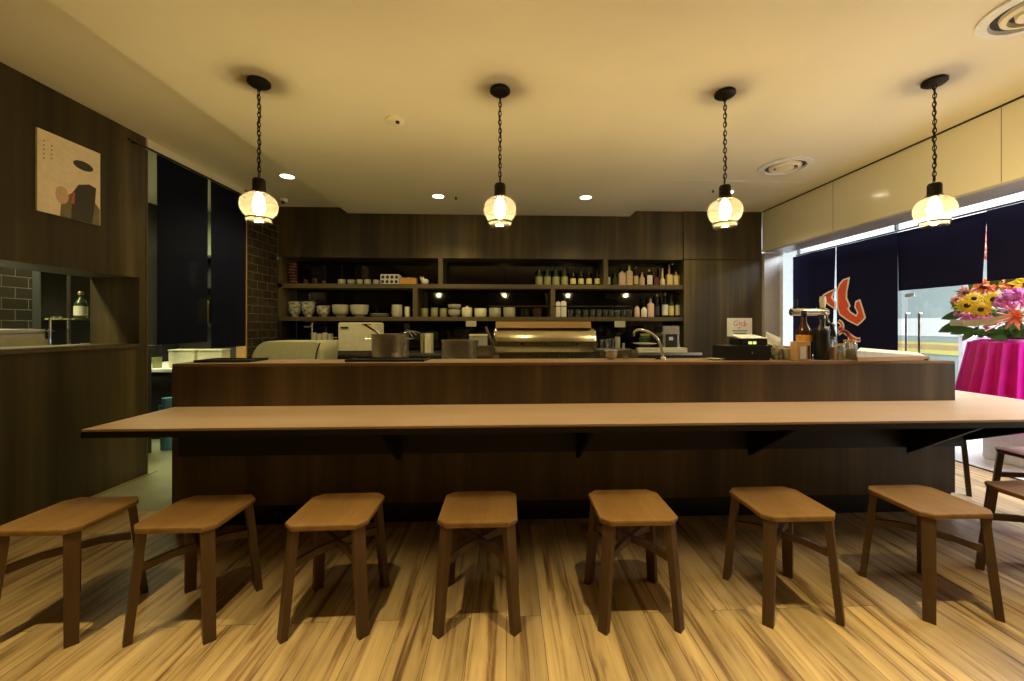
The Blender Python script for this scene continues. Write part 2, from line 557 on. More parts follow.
# left wall header over the curtain opening, tiled return behind it
struct(box('wall_left_header', m_ceil, XL - 0.08, XL, 3.506, 4.76, 2.752, ZH - 0.001))
bk = MB().box(XL - 0.1, XL, 4.79, YB - 0.001, 0, 2.58)
struct(bk.build('wall_left_tiled', m_brick))
struct(box('wall_left_tiled_top', m_cab, XL - 0.1, XL + 0.003, 4.70, YB - 0.001, 2.585, 2.75 - 0.0))
struct(box('wall_left_tiled_cap', m_cab, XL - 0.1, XL, 4.765, YB - 0.001, 2.752, ZH - 0.001))
struct(box('trim_5', m_trimwood, XL - 0.1, XL + 0.008, 4.765, 4.789, 0, 2.584))
# kitchen behind the left wall
struct(box('wall_kitchen_tiled', m_brick2, -4.55, -4.45, 1.0, 3.93, 0, ZH - 0.001))
struct(box('wall_kitchen_side', m_dark, -4.9, -4.6, 3.0, 7.0, 0, ZH - 0.001))
struct(box('wall_kitchen_back', m_tile, -4.59, XL - 0.12, 5.7, 5.8, 0, ZH - 0.001))

# back wall: clad header, right panel, niche shell
bw = MB()
bw.box(XL, 2.45, YB, YB + 0.4, 2.17, ZH - 0.001)
struct(bw.build('wall_back', m_cab))
struct(box('wall_back_right', m_cab, 2.456, XR - 0.002, YB - 0.02, YB + 0.4, 0.0, 2.165))
struct(box('wall_back_right_top', m_cab, 2.456, XR - 0.002, YB - 0.02, YB + 0.4, 2.177, ZH - 0.001))
struct(box('trim_6', m_black, 2.456, XR - 0.002, YB - 0.005, YB + 0.1, 2.166, 2.176))
struct(box('wall_back_glass', m_mirror, XL + 0.06, 2.45, YB + 0.36, YB + 0.40, 0.0, 2.169))
struct(box('wall_back_return', m_grey, XR + 0.001, 3.785, 5.36, YB + 0.2, 0, 2.261))
struct(box('window_frame_1', m_white, 3.786, 3.83, 5.36, YB + 0.02, 0, 2.261))

# right bulkhead and shopfront
rb = MB().box(XR, XR + 0.305, -2.6, 5.408, 2.28, ZH - 0.001)
rbo = struct(rb.build('wall_right_bulkhead', m_cream))
for i, yy in enumerate([1.2, 2.72, 4.2]):
    struct(box('trim_%d' % (20 + i), m_shelf, XR - 0.0015, XR, yy, yy + 0.003, 2.285, ZH - 0.012))
struct(box('trim_7', m_black, XR - 0.012, XR - 0.001, -2.6, YB - 0.02, ZH - 0.012, ZH - 0.002))  # black strip drawn in for the shadow gap between bulkhead and ceiling
struct(box('trim_8', m_grey, XR, XR + 0.305, -2.6, 5.355, 2.262, 2.279))
struct(box('trim_9', m_black, XR + 0.306, XR + 0.32, -2.6, 5.355, 2.262, 2.30))
struct(box('window_1', m_pane, 4.07, 4.078, -2.6, 5.9, 2.235, ZH - 0.001))
struct(box('wall_right_low', m_cab, 4.05, 4.14, 3.92, 5.6, 0, 0.85))
struct(box('wall_right', m_cream, 4.02, 4.14, -2.6, 1.5, 0, 2.234))
struct(box('window_2', m_pane, 4.08, 4.088, 3.95, 5.9, 0.86, 2.234))

# corridor outside
struct(box('wall_corridor', m_cwall, 8.6, 8.8, -2.6, 9.0, 0, 3.05))
struct(box('wall_corridor_end', m_white, 3.2, 8.6, 8.8, 9.0, 0, 3.05))
struct(box('ceiling_corridor', m_glow_ceil, 4.16, 9.0, -2.6, 9.0, 2.98, 3.1))
bz = [at_x(925, q, 8.56).z for q in (353.5, 349, 344.5, 342, 336, 318)]
struct(box('trim_10', m_yel, 8.56, 8.598, 3.0, 8.79, bz[0], bz[1]))
struct(box('trim_11', m_tan, 8.55, 8.598, 3.0, 8.79, bz[1] + .001, bz[2]))
struct(box('trim_12', m_yel, 8.56, 8.598, 3.0, 8.79, bz[2] + .001, bz[3]))
struct(box('trim_13', m_paper, 8.57, 8.598, 3.0, 8.79, bz[4], bz[5]))

# ------------------------------------------------------------------ ceiling fittings
for i, ((x, y), lab) in enumerate(zip(BACK_DL, ['round recessed downlight above the kitchen, behind the leftmost pendant',
                                                'round recessed downlight left of the second pendant from the left',
                                                'round recessed downlight between the two middle pendants',
                                                'round recessed downlight hidden behind the third pendant, mirrored in the cream panel'])):
    zc = ZH if (x < -2.12 or x > 1.7) else ZL
    t = thing('recessed_downlight', lab, 'ceiling light', (x, y, zc), group='recessed downlights over the kitchen')
    MB().lathe([(0.080, -0.006), (0.080, 0), (0.064, 0), (0.064, -0.006), (0.080, -0.006)], seg=28, cap=False).build('trim_ring', m_white, t, True)
    MB().lathe([(0.0635, -0.005), (0.0635, -0.001)], seg=28).build('lens', m_dl, t)


def vent(loc, lab, r):
    t = thing('ceiling_air_vent', lab, 'air vent', loc, group='round ceiling air vents')
    MB().lathe([(r, -0.002), (r, -0.012), (r * 0.78, -0.02), (r * 0.74, -0.004)], seg=40, cap=False).build('outer_ring', m_white, t, True)
    MB().lathe([(r * 0.60, -0.004), (r * 0.58, -0.022), (r * 0.46, -0.03), (r * 0.44, -0.006)], seg=40, cap=False).build('cone_ring', m_ceil, t, True)
    MB().lathe([(r * 0.34, -0.006), (r * 0.32, -0.03), (r * 0.2, -0.034)], seg=40).build('centre_cone', m_ceil, t, True)
    MB().lathe([(r * 0.78, -0.0035), (r * 0.78, -0.001)], seg=40).build('throat', m_blackp, t)


p = at_z(785, 166, ZH); vent((p.x, p.y, ZH), 'round slotted air vent in the ceiling between the two right-hand pendants', 0.235)
p = at_z(1036, 8, ZH); vent((p.x, p.y, ZH), 'round slotted air vent cut by the top right corner of the picture', 0.205)
p = at_z(395.5, 120, ZL)
t = thing('smoke_detector', 'round beige smoke detector on the ceiling left of the second pendant', 'smoke detector', (p.x, p.y, ZL))
MB().lathe([(0.07, 0), (0.07, -0.012), (0.055, -0.022), (0.0, -0.024)], seg=28, cap=False).build('housing', m_ceil, t, True)
MB().lathe([(0.014, -0.036), (0.014, -0.023)], (0.022, -0.025, 0), seg=12).build('sensor', m_blackp, t)
for (px, py, z, nm, lab) in [(456, 196.5, ZL, 'sprinkler_head', 'tiny dark sprinkler head beside the downlight left of the second pendant'),
                             (713, 189.5, ZH, 'sprinkler_head', 'tiny dark sprinkler head just left of the third pendant shade'),
                             ]:
    p = at_z(px, py, z)
    t = thing(nm, lab, 'sprinkler', (p.x, p.y, z), group='sprinkler heads')
    MB().lathe([(0.022, -0.004), (0.022, 0)], seg=16).build('flange', m_ceil, t)
    MB().lathe([(0.012, -0.035), (0.016, -0.028), (0.008, -0.02), (0.008, -0.004)], seg=12).build('nozzle', m_blackp, t)
p = at_z(284, 199, ZH)
t = thing('dome_camera', 'small white dome camera at the back left corner of the ceiling', 'security camera', (p.x, p.y, ZH))
MB().lathe([(0.045, 0), (0.045, -0.03), (0.035, -0.045)], seg=20).build('housing', m_white, t, True)
MB().ball((0, -0.02, -0.045), 0.026).build('lens', m_blackp, t, True)


# ------------------------------------------------------------------ pendants
def pendant(loc, lab, sc=1.0, drop=0.575, twist=0.0):
    t = thing('pendant_lamp', lab, 'pendant lamp', loc, twist, 'pendant lamps over the bar')
    MB().lathe([(0.058 * sc, 0), (0.064 * sc, -0.006), (0.064 * sc, -0.02), (0.05 * sc, -0.032), (0.012, -0.034)], seg=32).build('canopy', m_iron, t, True)
    ch = MB()
    n = int(drop / 0.030); z = -0.034
    for i in range(n):
        zc = -0.045 - i * (drop - 0.045) / n
        pts = []
        for k in range(12):
            a = 2 * math.pi * k / 12
            u = 0.0095 * math.cos(a); v = 0.0195 * math.sin(a)
            ax = (u, 0) if i % 2 else (0, u)
            pts.append((ax[0] + 0.003 * math.sin(i * 0.9), ax[1], zc + v))
        ch.tube(pts, 0.003, 5, closed=True)
    ch.build('chain', m_iron, t, True)
    cd = [(0.006 * math.sin(i * 1.1), 0.006 * math.cos(i * 0.8), -0.03 - i * (drop - 0.02) / 16) for i in range(17)]
    MB().tube(cd, 0.0028, 6).build('cord', m_blackp, t, True)
    zb = -drop
    MB().lathe([(0.010, zb + 0.0), (0.030 * sc, zb - 0.004), (0.036 * sc, zb - 0.016), (0.036 * sc, zb - 0.075), (0.046 * sc, zb - 0.085), (0.046 * sc, zb - 0.095)], seg=24).build('socket_cap', m_iron, t, True)
    prof = [(0.044, -0.086)] + [(0.040 + 0.064 * math.sin(a), -0.170 + 0.075 * math.cos(a)) for a in [R(q) for q in range(15, 150, 12)]] + [(0.070, -0.246), (0.068, -0.262), (0.070, -0.274)]
    prof = [(q[0] if i else q[0], q[1]) for i, q in enumerate(prof)]
    MB().lathe([(r * sc, zb + h * sc) for r, h in prof], seg=40, cap=False).build('shade', m_shade, t, True)
    rm = MB().tube([(0.072 * sc * math.cos(2 * math.pi * k / 36), 0.072 * sc * math.sin(2 * math.pi * k / 36), zb - 0.250 * sc) for k in range(36)], 0.0045, 6, True)
    rm.build('rim_band', m_iron, t, True)
    MB().lathe([(0.013, zb - 0.09), (0.016, zb - 0.10), (0.028, zb - 0.12), (0.034, zb - 0.160), (0.030, zb - 0.205), (0.012, zb - 0.225)], seg=20).build('bulb', m_bulb, t, True)
    lamp('POINT', (loc[0], loc[1], loc[2] + zb - 0.20 * sc), 85, WARM, 0.035)
    return t


for (px, py, z, lab, sc) in [(259, 81, ZL, 'glass pendant lamp on a chain, leftmost of the four, in front of the tiled wall', 1.0),
                             (500, 89, ZL, 'glass pendant lamp hanging over the middle of the bar above the steel drum cooker', 1.0),
                             (725, 92, ZL, 'glass pendant lamp hanging before the right back panel, second from the right', 1.0),
                             (934.5, 80, ZH, 'glass pendant lamp with twisted chain hanging before the dark shopfront curtains', 1.02)]:
    p = at_z(px, py, z)
    if sc > 1:
        pendant((p.x, p.y, z), lab, sc, drop=0.665, twist=0.4)
    else:
        pendant((p.x, p.y, z), lab, sc, drop=0.60, twist=px * 0.01)

# ------------------------------------------------------------------ counter and bar
YC = 2.55
t = thing('service_counter', 'long dark wood service counter behind the pale bar top, with tan upper ledge', 'counter', (0, YC, 0))
MB().box(-2.066, 3.012, 0.0, 0.03, 0.13, 0.998).build('front_panel', m_cab2, t)
MB().box(-2.060, 3.006, 0.02, 0.035, 0.0, 0.129).build('kickboard', m_black, t)
MB().box(-2.066, -2.04, 0.031, 0.299, 0.0, 0.998).build('end_panel', m_cab2, t)
MB().box(2.985, 3.012, 0.031, 0.299, 0.0, 0.998).build('end_panel', m_cab2, t)
MB().box(-2.066, 3.012, 0.0, 0.30, 0.9985, 1.016, 0.002).build('counter_top', m_ledge, t)
MB().box(-2.03, 2.98, 0.27, 0.29, 0.13, 0.99).build('back_panel', m_cab2, t)

t = thing('bar_table', 'long pale laminate bar top with black edge carried on black brackets', 'bar', (0, 0, 0))
pts = [(-2.05, 2.01), (3.50, 2.01), (3.50, 2.95), (3.02, 2.95), (3.02, 2.548), (-2.05, 2.548)]
MB().prism(pts, 'z', 0.738, 0.75).build('bar_top', m_bartop, t)
pts = [(-2.052, 2.008), (3.502, 2.008), (3.502, 2.952), (3.018, 2.952), (3.018, 2.5485), (-2.052, 2.5485)]
MB().prism(pts, 'z', 0.708, 0.7375).build('edge_band', m_black, t)
MB().box(-1.98, 3.0, 2.49, 2.549, 0.46, 0.707).build('black_strip', m_black, t)  # black strip along the panel under the bar top
for bx in (-0.66, 0.45, 1.56, 2.62):
    MB().prism([(2.08, 0.707), (2.08, 0.69), (2.489, 0.42), (2.489, 0.707)], 'x', bx - 0.012, bx + 0.012).build('bracket', m_black, t)
MB().prism([(2.08, 0.707), (2.08, 0.68), (2.489, 0.50), (2.549, 0.50), (2.549, 0.455), (2.55, 0.707)], 'x', 3.02, 3.05).build('bracket', m_black, t)
MB().prism([(2.92, 0.0), (2.92, 0.707), (2.88, 0.707), (2.88, 0.0)], 'x', 3.03, 3.07).build('leg', m_black, t)


# ------------------------------------------------------------------ stools
def make_stool(loc, rz, lab):
    t = thing('wooden_stool', lab, 'stool', loc, rz, 'wooden stools along the bar')
    h, c = 0.166, 0.038
    def ring(k, z):
        a = h * k; cc = c * k; b = (h - 0.008) * k
        return [(a - cc, -b, z), (a, -b + cc, z), (a, b - cc, z), (a - cc, b, z), (-a + cc, b, z), (-a, b - cc, z), (-a, -b + cc, z), (-a + cc, -b, z)]
    bm = MB()
    rr = [ring(0.965, 0.427), ring(0.995, 0.432), ring(1.0, 0.445), ring(0.985, 0.4495), ring(0.8, 0.4470), ring(0.4, 0.4450)]
    vs = [[bm.bm.verts.new(p) for p in q] for q in rr]
    for a, b in zip(vs, vs[1:]):
        for i in range(8):
            j = (i + 1) % 8
            bm.bm.faces.new((a[i], a[j], b[j], b[i]))
    bm.bm.faces.new(list(reversed(vs[0]))); bm.bm.faces.new(vs[-1])
    bm.build('seat', m_stool, t)
    for sx, sy in ((1, -1), (-1, -1), (1, 1), (-1, 1)):
        d = Vector((sx, sy, 0)).normalized(); tn = Vector((-d.y, d.x, 0))
        def sec(rad, z, w, th):
            c0 = d * rad + Vector((0, 0, z))
            return [c0 + tn * w + d * th, c0 - tn * w + d * th, c0 - tn * w - d * th, c0 + tn * w - d * th]
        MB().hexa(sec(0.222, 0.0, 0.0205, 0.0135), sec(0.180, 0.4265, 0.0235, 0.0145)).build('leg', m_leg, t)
    for s in (1, -1):
        d = Vector((1, s, 0)).normalized(); tn = Vector((-d.y, d.x, 0)) * 0.009
        zb, zo = 0.285, 0.0
        pr = [(-0.178, 0.265), (-0.09, 0.283), (0.09, 0.283), (0.178, 0.265), (0.176, 0.298), (0.09, 0.312), (-0.09, 0.312), (-0.176, 0.298)]
        if s < 0:
            pr = [(a, b - 0.0005 if abs(a) > 0.1 else b) for a, b in pr]
        b_ = MB()
        A = [b_.bm.verts.new(d * a + tn + Vector((0, 0, z))) for a, z in pr]
        B = [b_.bm.verts.new(d * a - tn + Vector((0, 0, z))) for a, z in pr]
        b_.bm.faces.new(A); b_.bm.faces.new(list(reversed(B)))
        for i in range(8):
            j = (i + 1) % 8
            b_.bm.faces.new((A[i], A[j], B[j], B[i]))
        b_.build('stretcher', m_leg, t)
    return t


stools = [(-1.862, 1.792, 0.0, 'brown wooden stool, leftmost of the row, cut by the left picture edge'),
          (-1.335, 1.788, 0.0, 'brown wooden stool second from the left, standing before the bar top left corner'),
          (-0.738, 1.784, 0.02, 'brown wooden stool third from the left in the row at the bar'),
          (-0.119, 1.78, 0.0, 'brown wooden stool with a dim seat and dark knot, fourth in the row'),
          (0.557, 1.768, -0.01, 'brown wooden stool just right of the middle, fifth from the left'),
          (1.25, 1.775, 0.0, 'brown wooden stool third from the right in the front row'),
          (1.945, 1.768, 0.0, 'brown wooden stool last whole one at the right of the front row'),
          (2.60, 1.80, 0.02, 'wooden stool cut by the right picture edge, lower of the two seats there'),
          (3.36, 2.345, 0.0, 'wooden stool under the right end of the bar, upper seat at the picture edge'),
          (3.25, 2.95, 0.0, 'taller wooden stool whose single slanted leg shows right of the counter end panel')]
st0 = make_stool((stools[0][0], stools[0][1], 0), stools[0][2], stools[0][3])
for (x, y, rz, lab) in stools[1:]:
    d = dup(st0, (x, y, 0), rz, lab)
    if lab.startswith('taller'):
        d.scale = (1, 1, 1.42)

# ------------------------------------------------------------------ print on the left wall
t = thing('framed_print', 'cream paper print with dark rounded forms on the left wall above the pass-through', 'picture', (XL, 0, 0))
MB().box(0.001, 0.012, 2.70, 3.10, 1.998, 2.535).build('panel', m_prt[0], t)


def prt(pts, mat, x, nm):
    # outline given in print fractions (0..1 across, 0..1 up)
    MB().prism([(2.70 + a * 0.40, 1.998 + b * 0.537) for a, b in pts], 'x', x, x + 0.0006).build(nm, mat, t)


def oval(cx, cy, rx, ry, n=20, a0=0):
    return [(cx + rx * math.cos(a0 + 2 * math.pi * i / n), cy + ry * math.sin(a0 + 2 * math.pi * i / n)) for i in range(n)]


prt([(0.33, 0.0), (0.35, 0.22), (0.52, 0.34), (0.70, 0.36), (0.9, 0.30), (0.99, 0.22), (0.99, 0.0)], m_prt[2], 0.0125, 'hill_shape')
prt([(0.50, 0.0), (0.52, 0.34), (0.62, 0.47), (0.80, 0.52), (0.92, 0.50), (0.90, 0.28), (0.85, 0.0)], m_prt[1], 0.0132, 'dark_shape')
prt(oval(0.36, 0.27, 0.10, 0.11), m_prt[3], 0.0133, 'blush_disc')
prt(oval(0.70, 0.74, 0.17, 0.06, a0=0.2), m_prt[1], 0.0134, 'black_oval')
prt([(0.50, 0.20), (0.55, 0.20), (0.56, 0.34), (0.53, 0.36)], m_prt[4], 0.0139, 'red_fleck')
bt = MB()
for i in range(9):
    bt.box(0.0125, 0.0131, 2.70 + 0.032 + (i % 2) * 0.045, 2.70 + 0.041 + (i % 2) * 0.045, 2.46 - i * 0.014, 2.468 - i * 0.014)
bt.build('small_marks', m_prt[2], t)

# ------------------------------------------------------------------ curtains (noren) on the left
def curtain_x(x, ya, yb, z0, z1, amp=0.006, waves=3.0, taper=0.0, ph=0.0, th=0.003, z0b=None):
    """hanging cloth in the plane x, real thickness, soft folds"""
    mb = MB(); ny, nz = 28, 14
    grid = []
    for side in (0, 1):
        g = []
        for j in range(nz + 1):
            row = []
            for i in range(ny + 1):
                u = i / ny; v = j / nz
                zz0 = z0 if z0b is None else z0 + (z0b - z0) * u
                z = z1 + (zz0 - z1) * v
                y = ya + (yb - ya) * u
                if taper:
                    y += taper * v * (1 - u)
                xo = amp * v * math.sin(2 * math.pi * waves * u + ph) + 0.3 * amp * math.sin(9 * u + ph + 2 * v)
                row.append(mb.bm.verts.new((x + xo + side * th, y, z)))
            g.append(row)
        grid.append(g)
    for g in grid:
        for j in range(nz):
            for i in range(ny):
                mb.bm.faces.new((g[j][i], g[j][i + 1], g[j + 1][i + 1], g[j + 1][i]))
    a, b = grid
    for j in range(nz):
        for i in (0, ny):
            mb.bm.faces.new((a[j][i], a[j + 1][i], b[j + 1][i], b[j][i]))
    for i in range(ny):
        for j in (0, nz):
            mb.bm.faces.new((a[j][i], a[j][i + 1], b[j][i + 1], b[j][i]))
    return mb


t = thing('kitchen_curtain_rod', 'thin black rod under the pale header at the left kitchen doorway', 'curtain rod', (0, 0, 0))
MB().lathe([(0.009, 3.30), (0.009, 4.76)], (XL + 0.035, 0, 2.742), 12, axis='y').build('rod', m_blackp, t, True)
MB().box(XL + 0.001, XL + 0.035, 3.36, 3.38, 2.735, 2.748).build('rod_bracket', m_blackp, t)
o = curtain_x(XL + 0.03, 3.56, 4.142, 1.09, 2.731, 0.008, 2.5).build('curtain', m_clothk, None, True)
tag(o, 'navy cloth curtain panel beside the dark wood wall, left of the slit', 'curtain', 'navy doorway curtain panels on the left')
o = curtain_x(XL + 0.03, 4.182, 4.74, 1.02, 2.731, 0.008, 2.5, ph=1.2).build('curtain', m_clothk, None, True)
tag(o, 'navy cloth curtain panel next to the dark tiled wall, right of the slit', 'curtain', 'navy doorway curtain panels on the left')

# ------------------------------------------------------------------ curtains at the shopfront
XC = 4.0
t = thing('shopfront_curtain_rod', 'long black rod carrying the navy curtains along the shopfront', 'curtain rod', (0, 0, 0))
MB().lathe([(0.009, 0.6), (0.009, 5.33)], (XC + 0.002, 0, 2.222), 12, axis='y').build('rod', m_blackp, t, True)
for yy in (5.30, 3.93):
    MB().box(XC - 0.006, XC + 0.028, yy - 0.008, yy + 0.008, 2.233, 2.31).build('rod_bracket', m_blackp, t)


def noren(pxa, pxb, zbot, lab, taper=0.0, ph=0.0, dx=0.0):
    ya = at_x(pxa, 250, XC).y; yb = at_x(pxb, 250, XC).y   # pxa = farther (left), pxb = nearer (right)
    return tag(curtain_x(XC + dx, yb, ya, zbot, 2.211, 0.007, 3, taper=taper, ph=ph).build('curtain', m_cloth, None, True), lab, 'curtain', 'navy shopfront curtain panels')


c1 = noren(793, 835.5, 0.88, 'long navy curtain panel farthest left at the shopfront with left half of a red emblem', 0.06, 0.5)
c2 = noren(836.5, 897.2, 0.88, 'long navy curtain panel with the large right part of the red and white emblem', 0.0, 1.6)
c3 = noren(895.5, 984, at_x(940, 287, XC).z, 'short navy curtain panel behind the rightmost pendant lamp', 0.035, 2.2, dx=0.024)
c4 = noren(986.5, 1095, at_x(1000, 280, XC).z, 'short navy curtain panel above the flower basket at the right picture edge', 0.0, 3.0)


def zp(u, v):      # survey point of the emblem on the cloth plane
    p = at_x(780 + u / 5.24, 240 + v / 5.24, XC - 0.012)
    return (p.y, p.z)


def grow(pts, d):
    n = len(pts); out = []
    area = sum(pts[i][0] * pts[(i + 1) % n][1] - pts[(i + 1) % n][0] * pts[i][1] for i in range(n))
    s = 1 if area > 0 else -1
    for i in range(n):
        p0, p1, p2 = Vector(pts[i - 1]), Vector(pts[i]), Vector(pts[(i + 1) % n])
        e1 = (p1 - p0).normalized(); e2 = (p2 - p1).normalized()
        n1 = Vector((e1.y, -e1.x)) * s; n2 = Vector((e2.y, -e2.x)) * s
        m = n1 + n2
        if m.length < 0.3:
            m = n1
        m = m.normalized() * d / max(0.5, (m.normalized()).dot(n1))
        out.append((p1.x + m.x, p1.y + m.y))
    return out


def ribbon(pts, w):
    L_, R_ = [], []
    n = len(pts)
    for i in range(n):
        a = Vector(pts[max(0, i - 1)]); b = Vector(pts[min(n - 1, i + 1)])
        d = (b - a).normalized(); q = Vector((-d.y, d.x)) * w
        p_ = Vector(pts[i]); L_.append((p_.x + q.x, p_.y + q.y)); R_.append((p_.x - q.x, p_.y - q.y))
    return L_, R_


def smooth_path(pts, k=5):
    out = []
    n = len(pts)
    for i in range(n - 1):
        p0, p1, p2, p3 = [Vector(pts[max(0, min(n - 1, j))]) for j in (i - 1, i, i + 1, i + 2)]
        for s in range(k):
            t_ = s / k
            out.append(tuple(0.5 * ((2 * p1) + (-p0 + p2) * t_ + (2 * p0 - 5 * p1 + 4 * p2 - p3) * t_ ** 2 + (-p0 + 3 * p1 - 3 * p2 + p3) * t_ ** 3)))
    out.append(tuple(pts[-1]))
    return out


def emblem(cur, polys, ribs):
    for nm, mat, g, x in (('emblem_outline', m_eww, 8, XC - 0.014), ('emblem_stroke', m_red, 0.0, XC - 0.0165)):
        mb = MB()
        for P_ in polys:
            Q = grow(P_, g) if g else P_
            mb.prism([zp(*q) for q in Q], 'x', x, x + 0.002)
        for pts, w in ribs:
            wr = w + 7 if g else w
            A, B = ribbon(smooth_path(pts), wr)
            for i in range(len(A) - 1):
                mb.prism([zp(*A[i]), zp(*A[i + 1]), zp(*B[i + 1]), zp(*B[i])], 'x', x, x + 0.002)
        bmesh.ops.remove_doubles(mb.bm, verts=mb.bm.verts, dist=1e-5)
        mb.build(nm, mat, cur)


emblem(c1, [[(231, 292), (258, 276), (284, 264), (274, 284), (266, 302), (276, 316), (285, 328), (285, 354), (262, 338), (240, 318), (229, 305)]],
       [([(205, 452), (232, 462), (256, 466), (272, 455), (282, 443), (285, 439)], 5)])
emblem(c2, [[(306, 262), (318, 232), (336, 212), (357, 205), (352, 235), (345, 270), (344, 305), (362, 345), (352, 360), (368, 382), (403, 404), (413, 380), (398, 350), (402, 326), (416, 320), (428, 358), (442, 406), (424, 426), (406, 441), (360, 418), (318, 388), (306, 350)]],
       [([(306, 424), (322, 436), (326, 456), (308, 470)], 4), ([(306, 462), (330, 474), (352, 490), (376, 508), (400, 522), (422, 522)], 5),
        ([(306, 492), (330, 478), (352, 486), (366, 512), (372, 545), (378, 575)], 3)])

# ------------------------------------------------------------------ shopfront door and outside
t = thing('glass_door', 'glass shop door with two slim chrome pull handles below the short curtain', 'door', (0, 0, 0))
MB().box(4.10, 4.108, at_x(962, 350, 4.1).y, 3.90, 0.02, 2.22).build('pane', m_pane, t)
for px in (907, 920):
    p = at_x(px, 330, 4.07)
    h = MB().tube([(4.099, p.y, 0.98), (4.06, p.y, 0.98), (4.06, p.y, 0.985), (4.06, p.y, 1.37), (4.06, p.y, 1.375), (4.099, p.y, 1.375)], 0.008, 8)
    h.build('handle', m_chrome, t, True)
MB().box(4.09, 4.099, at_x(914, 295, 4.09).y, at_x(905, 295, 4.09).y, 1.545, 1.58).build('notice_label', m_paper, t)
pq = at_x(967, 336, 5.4)
t = thing('display_post', 'slim white square post outside the shopfront, left of the magenta skirt', 'post', (5.4, pq.y, 0))
MB().box(-0.05, 0.05, -0.05, 0.05, 0.0, pq.z, 0.004).build('column', m_white, t)
MB().box(-0.056, 0.056, -0.056, 0.056, pq.z + .0003, pq.z + 0.015, 0.003).build('cap', m_white, t)

XF = 4.72
YF = at_x(1029, 330, XF).y + 0.12
t = thing('flower_stand', 'congratulation flower basket over a bright magenta pleated skirt outside the shopfront', 'flower stand', (XF, YF - 0.12, 0))
MB().box(-0.20, 0.20, -0.2, 0.2, 0.0, 0.36, 0.01).build('pedestal', m_white, t)
sk = MB(); n = 300; rings = []
for z, rad, am in ((0.34, 0.46, 0.042), (0.6, 0.43, 0.038), (0.85, 0.39, 0.03), (1.10, 0.36, 0.014), (1.13, 0.30, 0.0)):
    rings.append([sk.bm.verts.new(((rad + am * math.cos(26 * 2 * math.pi * i / n)) * math.cos(2 * math.pi * i / n), (rad + am * math.cos(26 * 2 * math.pi * i / n)) * math.sin(2 * math.pi * i / n), z)) for i in range(n)])
for a, b in zip(rings, rings[1:]):
    for i in range(n):
        j = (i + 1) % n
        sk.bm.faces.new((a[i], a[j], b[j], b[i]))
sk.bm.faces.new(rings[-1])
sk.build('skirt', m_mag, t, True)
MB().lathe([(0.18, 1.131), (0.20, 1.15), (0.19, 1.17), (0.05, 1.18)], seg=24).build('basket', m_leaf, t, True)


def gerbera(parent, c, r, nrm, mat_p, nm='gerbera', n=14):
    nrm = Vector(nrm).normalized(); u = nrm.orthogonal().normalized(); w = nrm.cross(u)
    mb = MB(); c = Vector(c)
    for layer, (ll, off) in enumerate(((1.0, 0), (0.75, 0.5))):
        for i in range(n):
            a = 2 * math.pi * (i + off) / n
            d = u * math.cos(a) + w * math.sin(a); q = nrm.cross(d)
            lift = nrm * (0.12 * r * (layer + 1))
            p0 = c + d * r * 0.2 + nrm * 0.01; p1 = c + d * r * 0.65 * ll + lift; p2 = c + d * r * ll + lift * 0.6
            A = [p0 - q * r * 0.06, p1 - q * r * 0.14, p2 - q * r * 0.04, p2 + q * r * 0.04, p1 + q * r * 0.14, p0 + q * r * 0.06]
            th = nrm * 0.003
            mb.hexa([x - th for x in A], [x + th for x in A])
    o = mb.build(nm, mat_p, parent)
    MB().ball(c + nrm * 0.012, r * 0.28, seg=10, rings=6).build('flower_centre', m_seed, o, True)
    return o


def flw(px, py, x):     # a point of the arrangement in the stand's own frame
    p = at_x(px, py, x)
    return (p.x - XF, p.y - (YF - 0.12), p.z)


camdir = Vector((-0.75, -0.62, 0.15))
for px, py, r in ((967, 306, 0.088), (979, 303, 0.075), (993, 300, 0.085), (974, 299, 0.07), (981, 310, 0.08)):
    if (px, py) != (979, 303):
        gerbera(t, flw(px, py, 4.40), r, camdir + Vector((random.uniform(-.3, .3), random.uniform(-.3, .3), 0.2)), m_petal_y)
for px, py, r, mt in ((966, 293, 0.08, m_petal_s), (957, 300, 0.06, m_petal_s), (984, 287, 0.10, m_petal_o), (998, 285, 0.11, m_petal_o), (1013, 287, 0.12, m_petal_o), (1028, 285, 0.12, m_petal_y),
                      (1006, 281, 0.09, m_petal_y), (1020, 279, 0.09, m_petal_y)):
    gerbera(t, flw(px, py, 4.55), r, camdir + Vector((random.uniform(-.6, .6), random.uniform(-.6, .6), random.uniform(0, .6))), mt, 'lily', 7)


def puff(px, py, x, r, mat, nm):
    c = Vector(flw(px, py, x)); mb = MB()
    for i in range(34):
        d = Vector((random.gauss(0, 1), random.gauss(0, 1), random.gauss(0, 1))).normalized()
        a = d.orthogonal().normalized(); b = d.cross(a)
        p_ = c + d * r * random.uniform(0.55, 1.0)
        s_ = r * 0.34
        q = [p_ + a * s_, p_ + b * s_ * 0.7, p_ - a * s_, p_ - b * s_ * 0.7]
        mb.hexa([x_ - d * 0.004 for x_ in q], [x_ + d * 0.006 for x_ in q])
    mb.ball(c, r * 0.62, seg=10, rings=8)
    return mb.build(nm, mat, t)


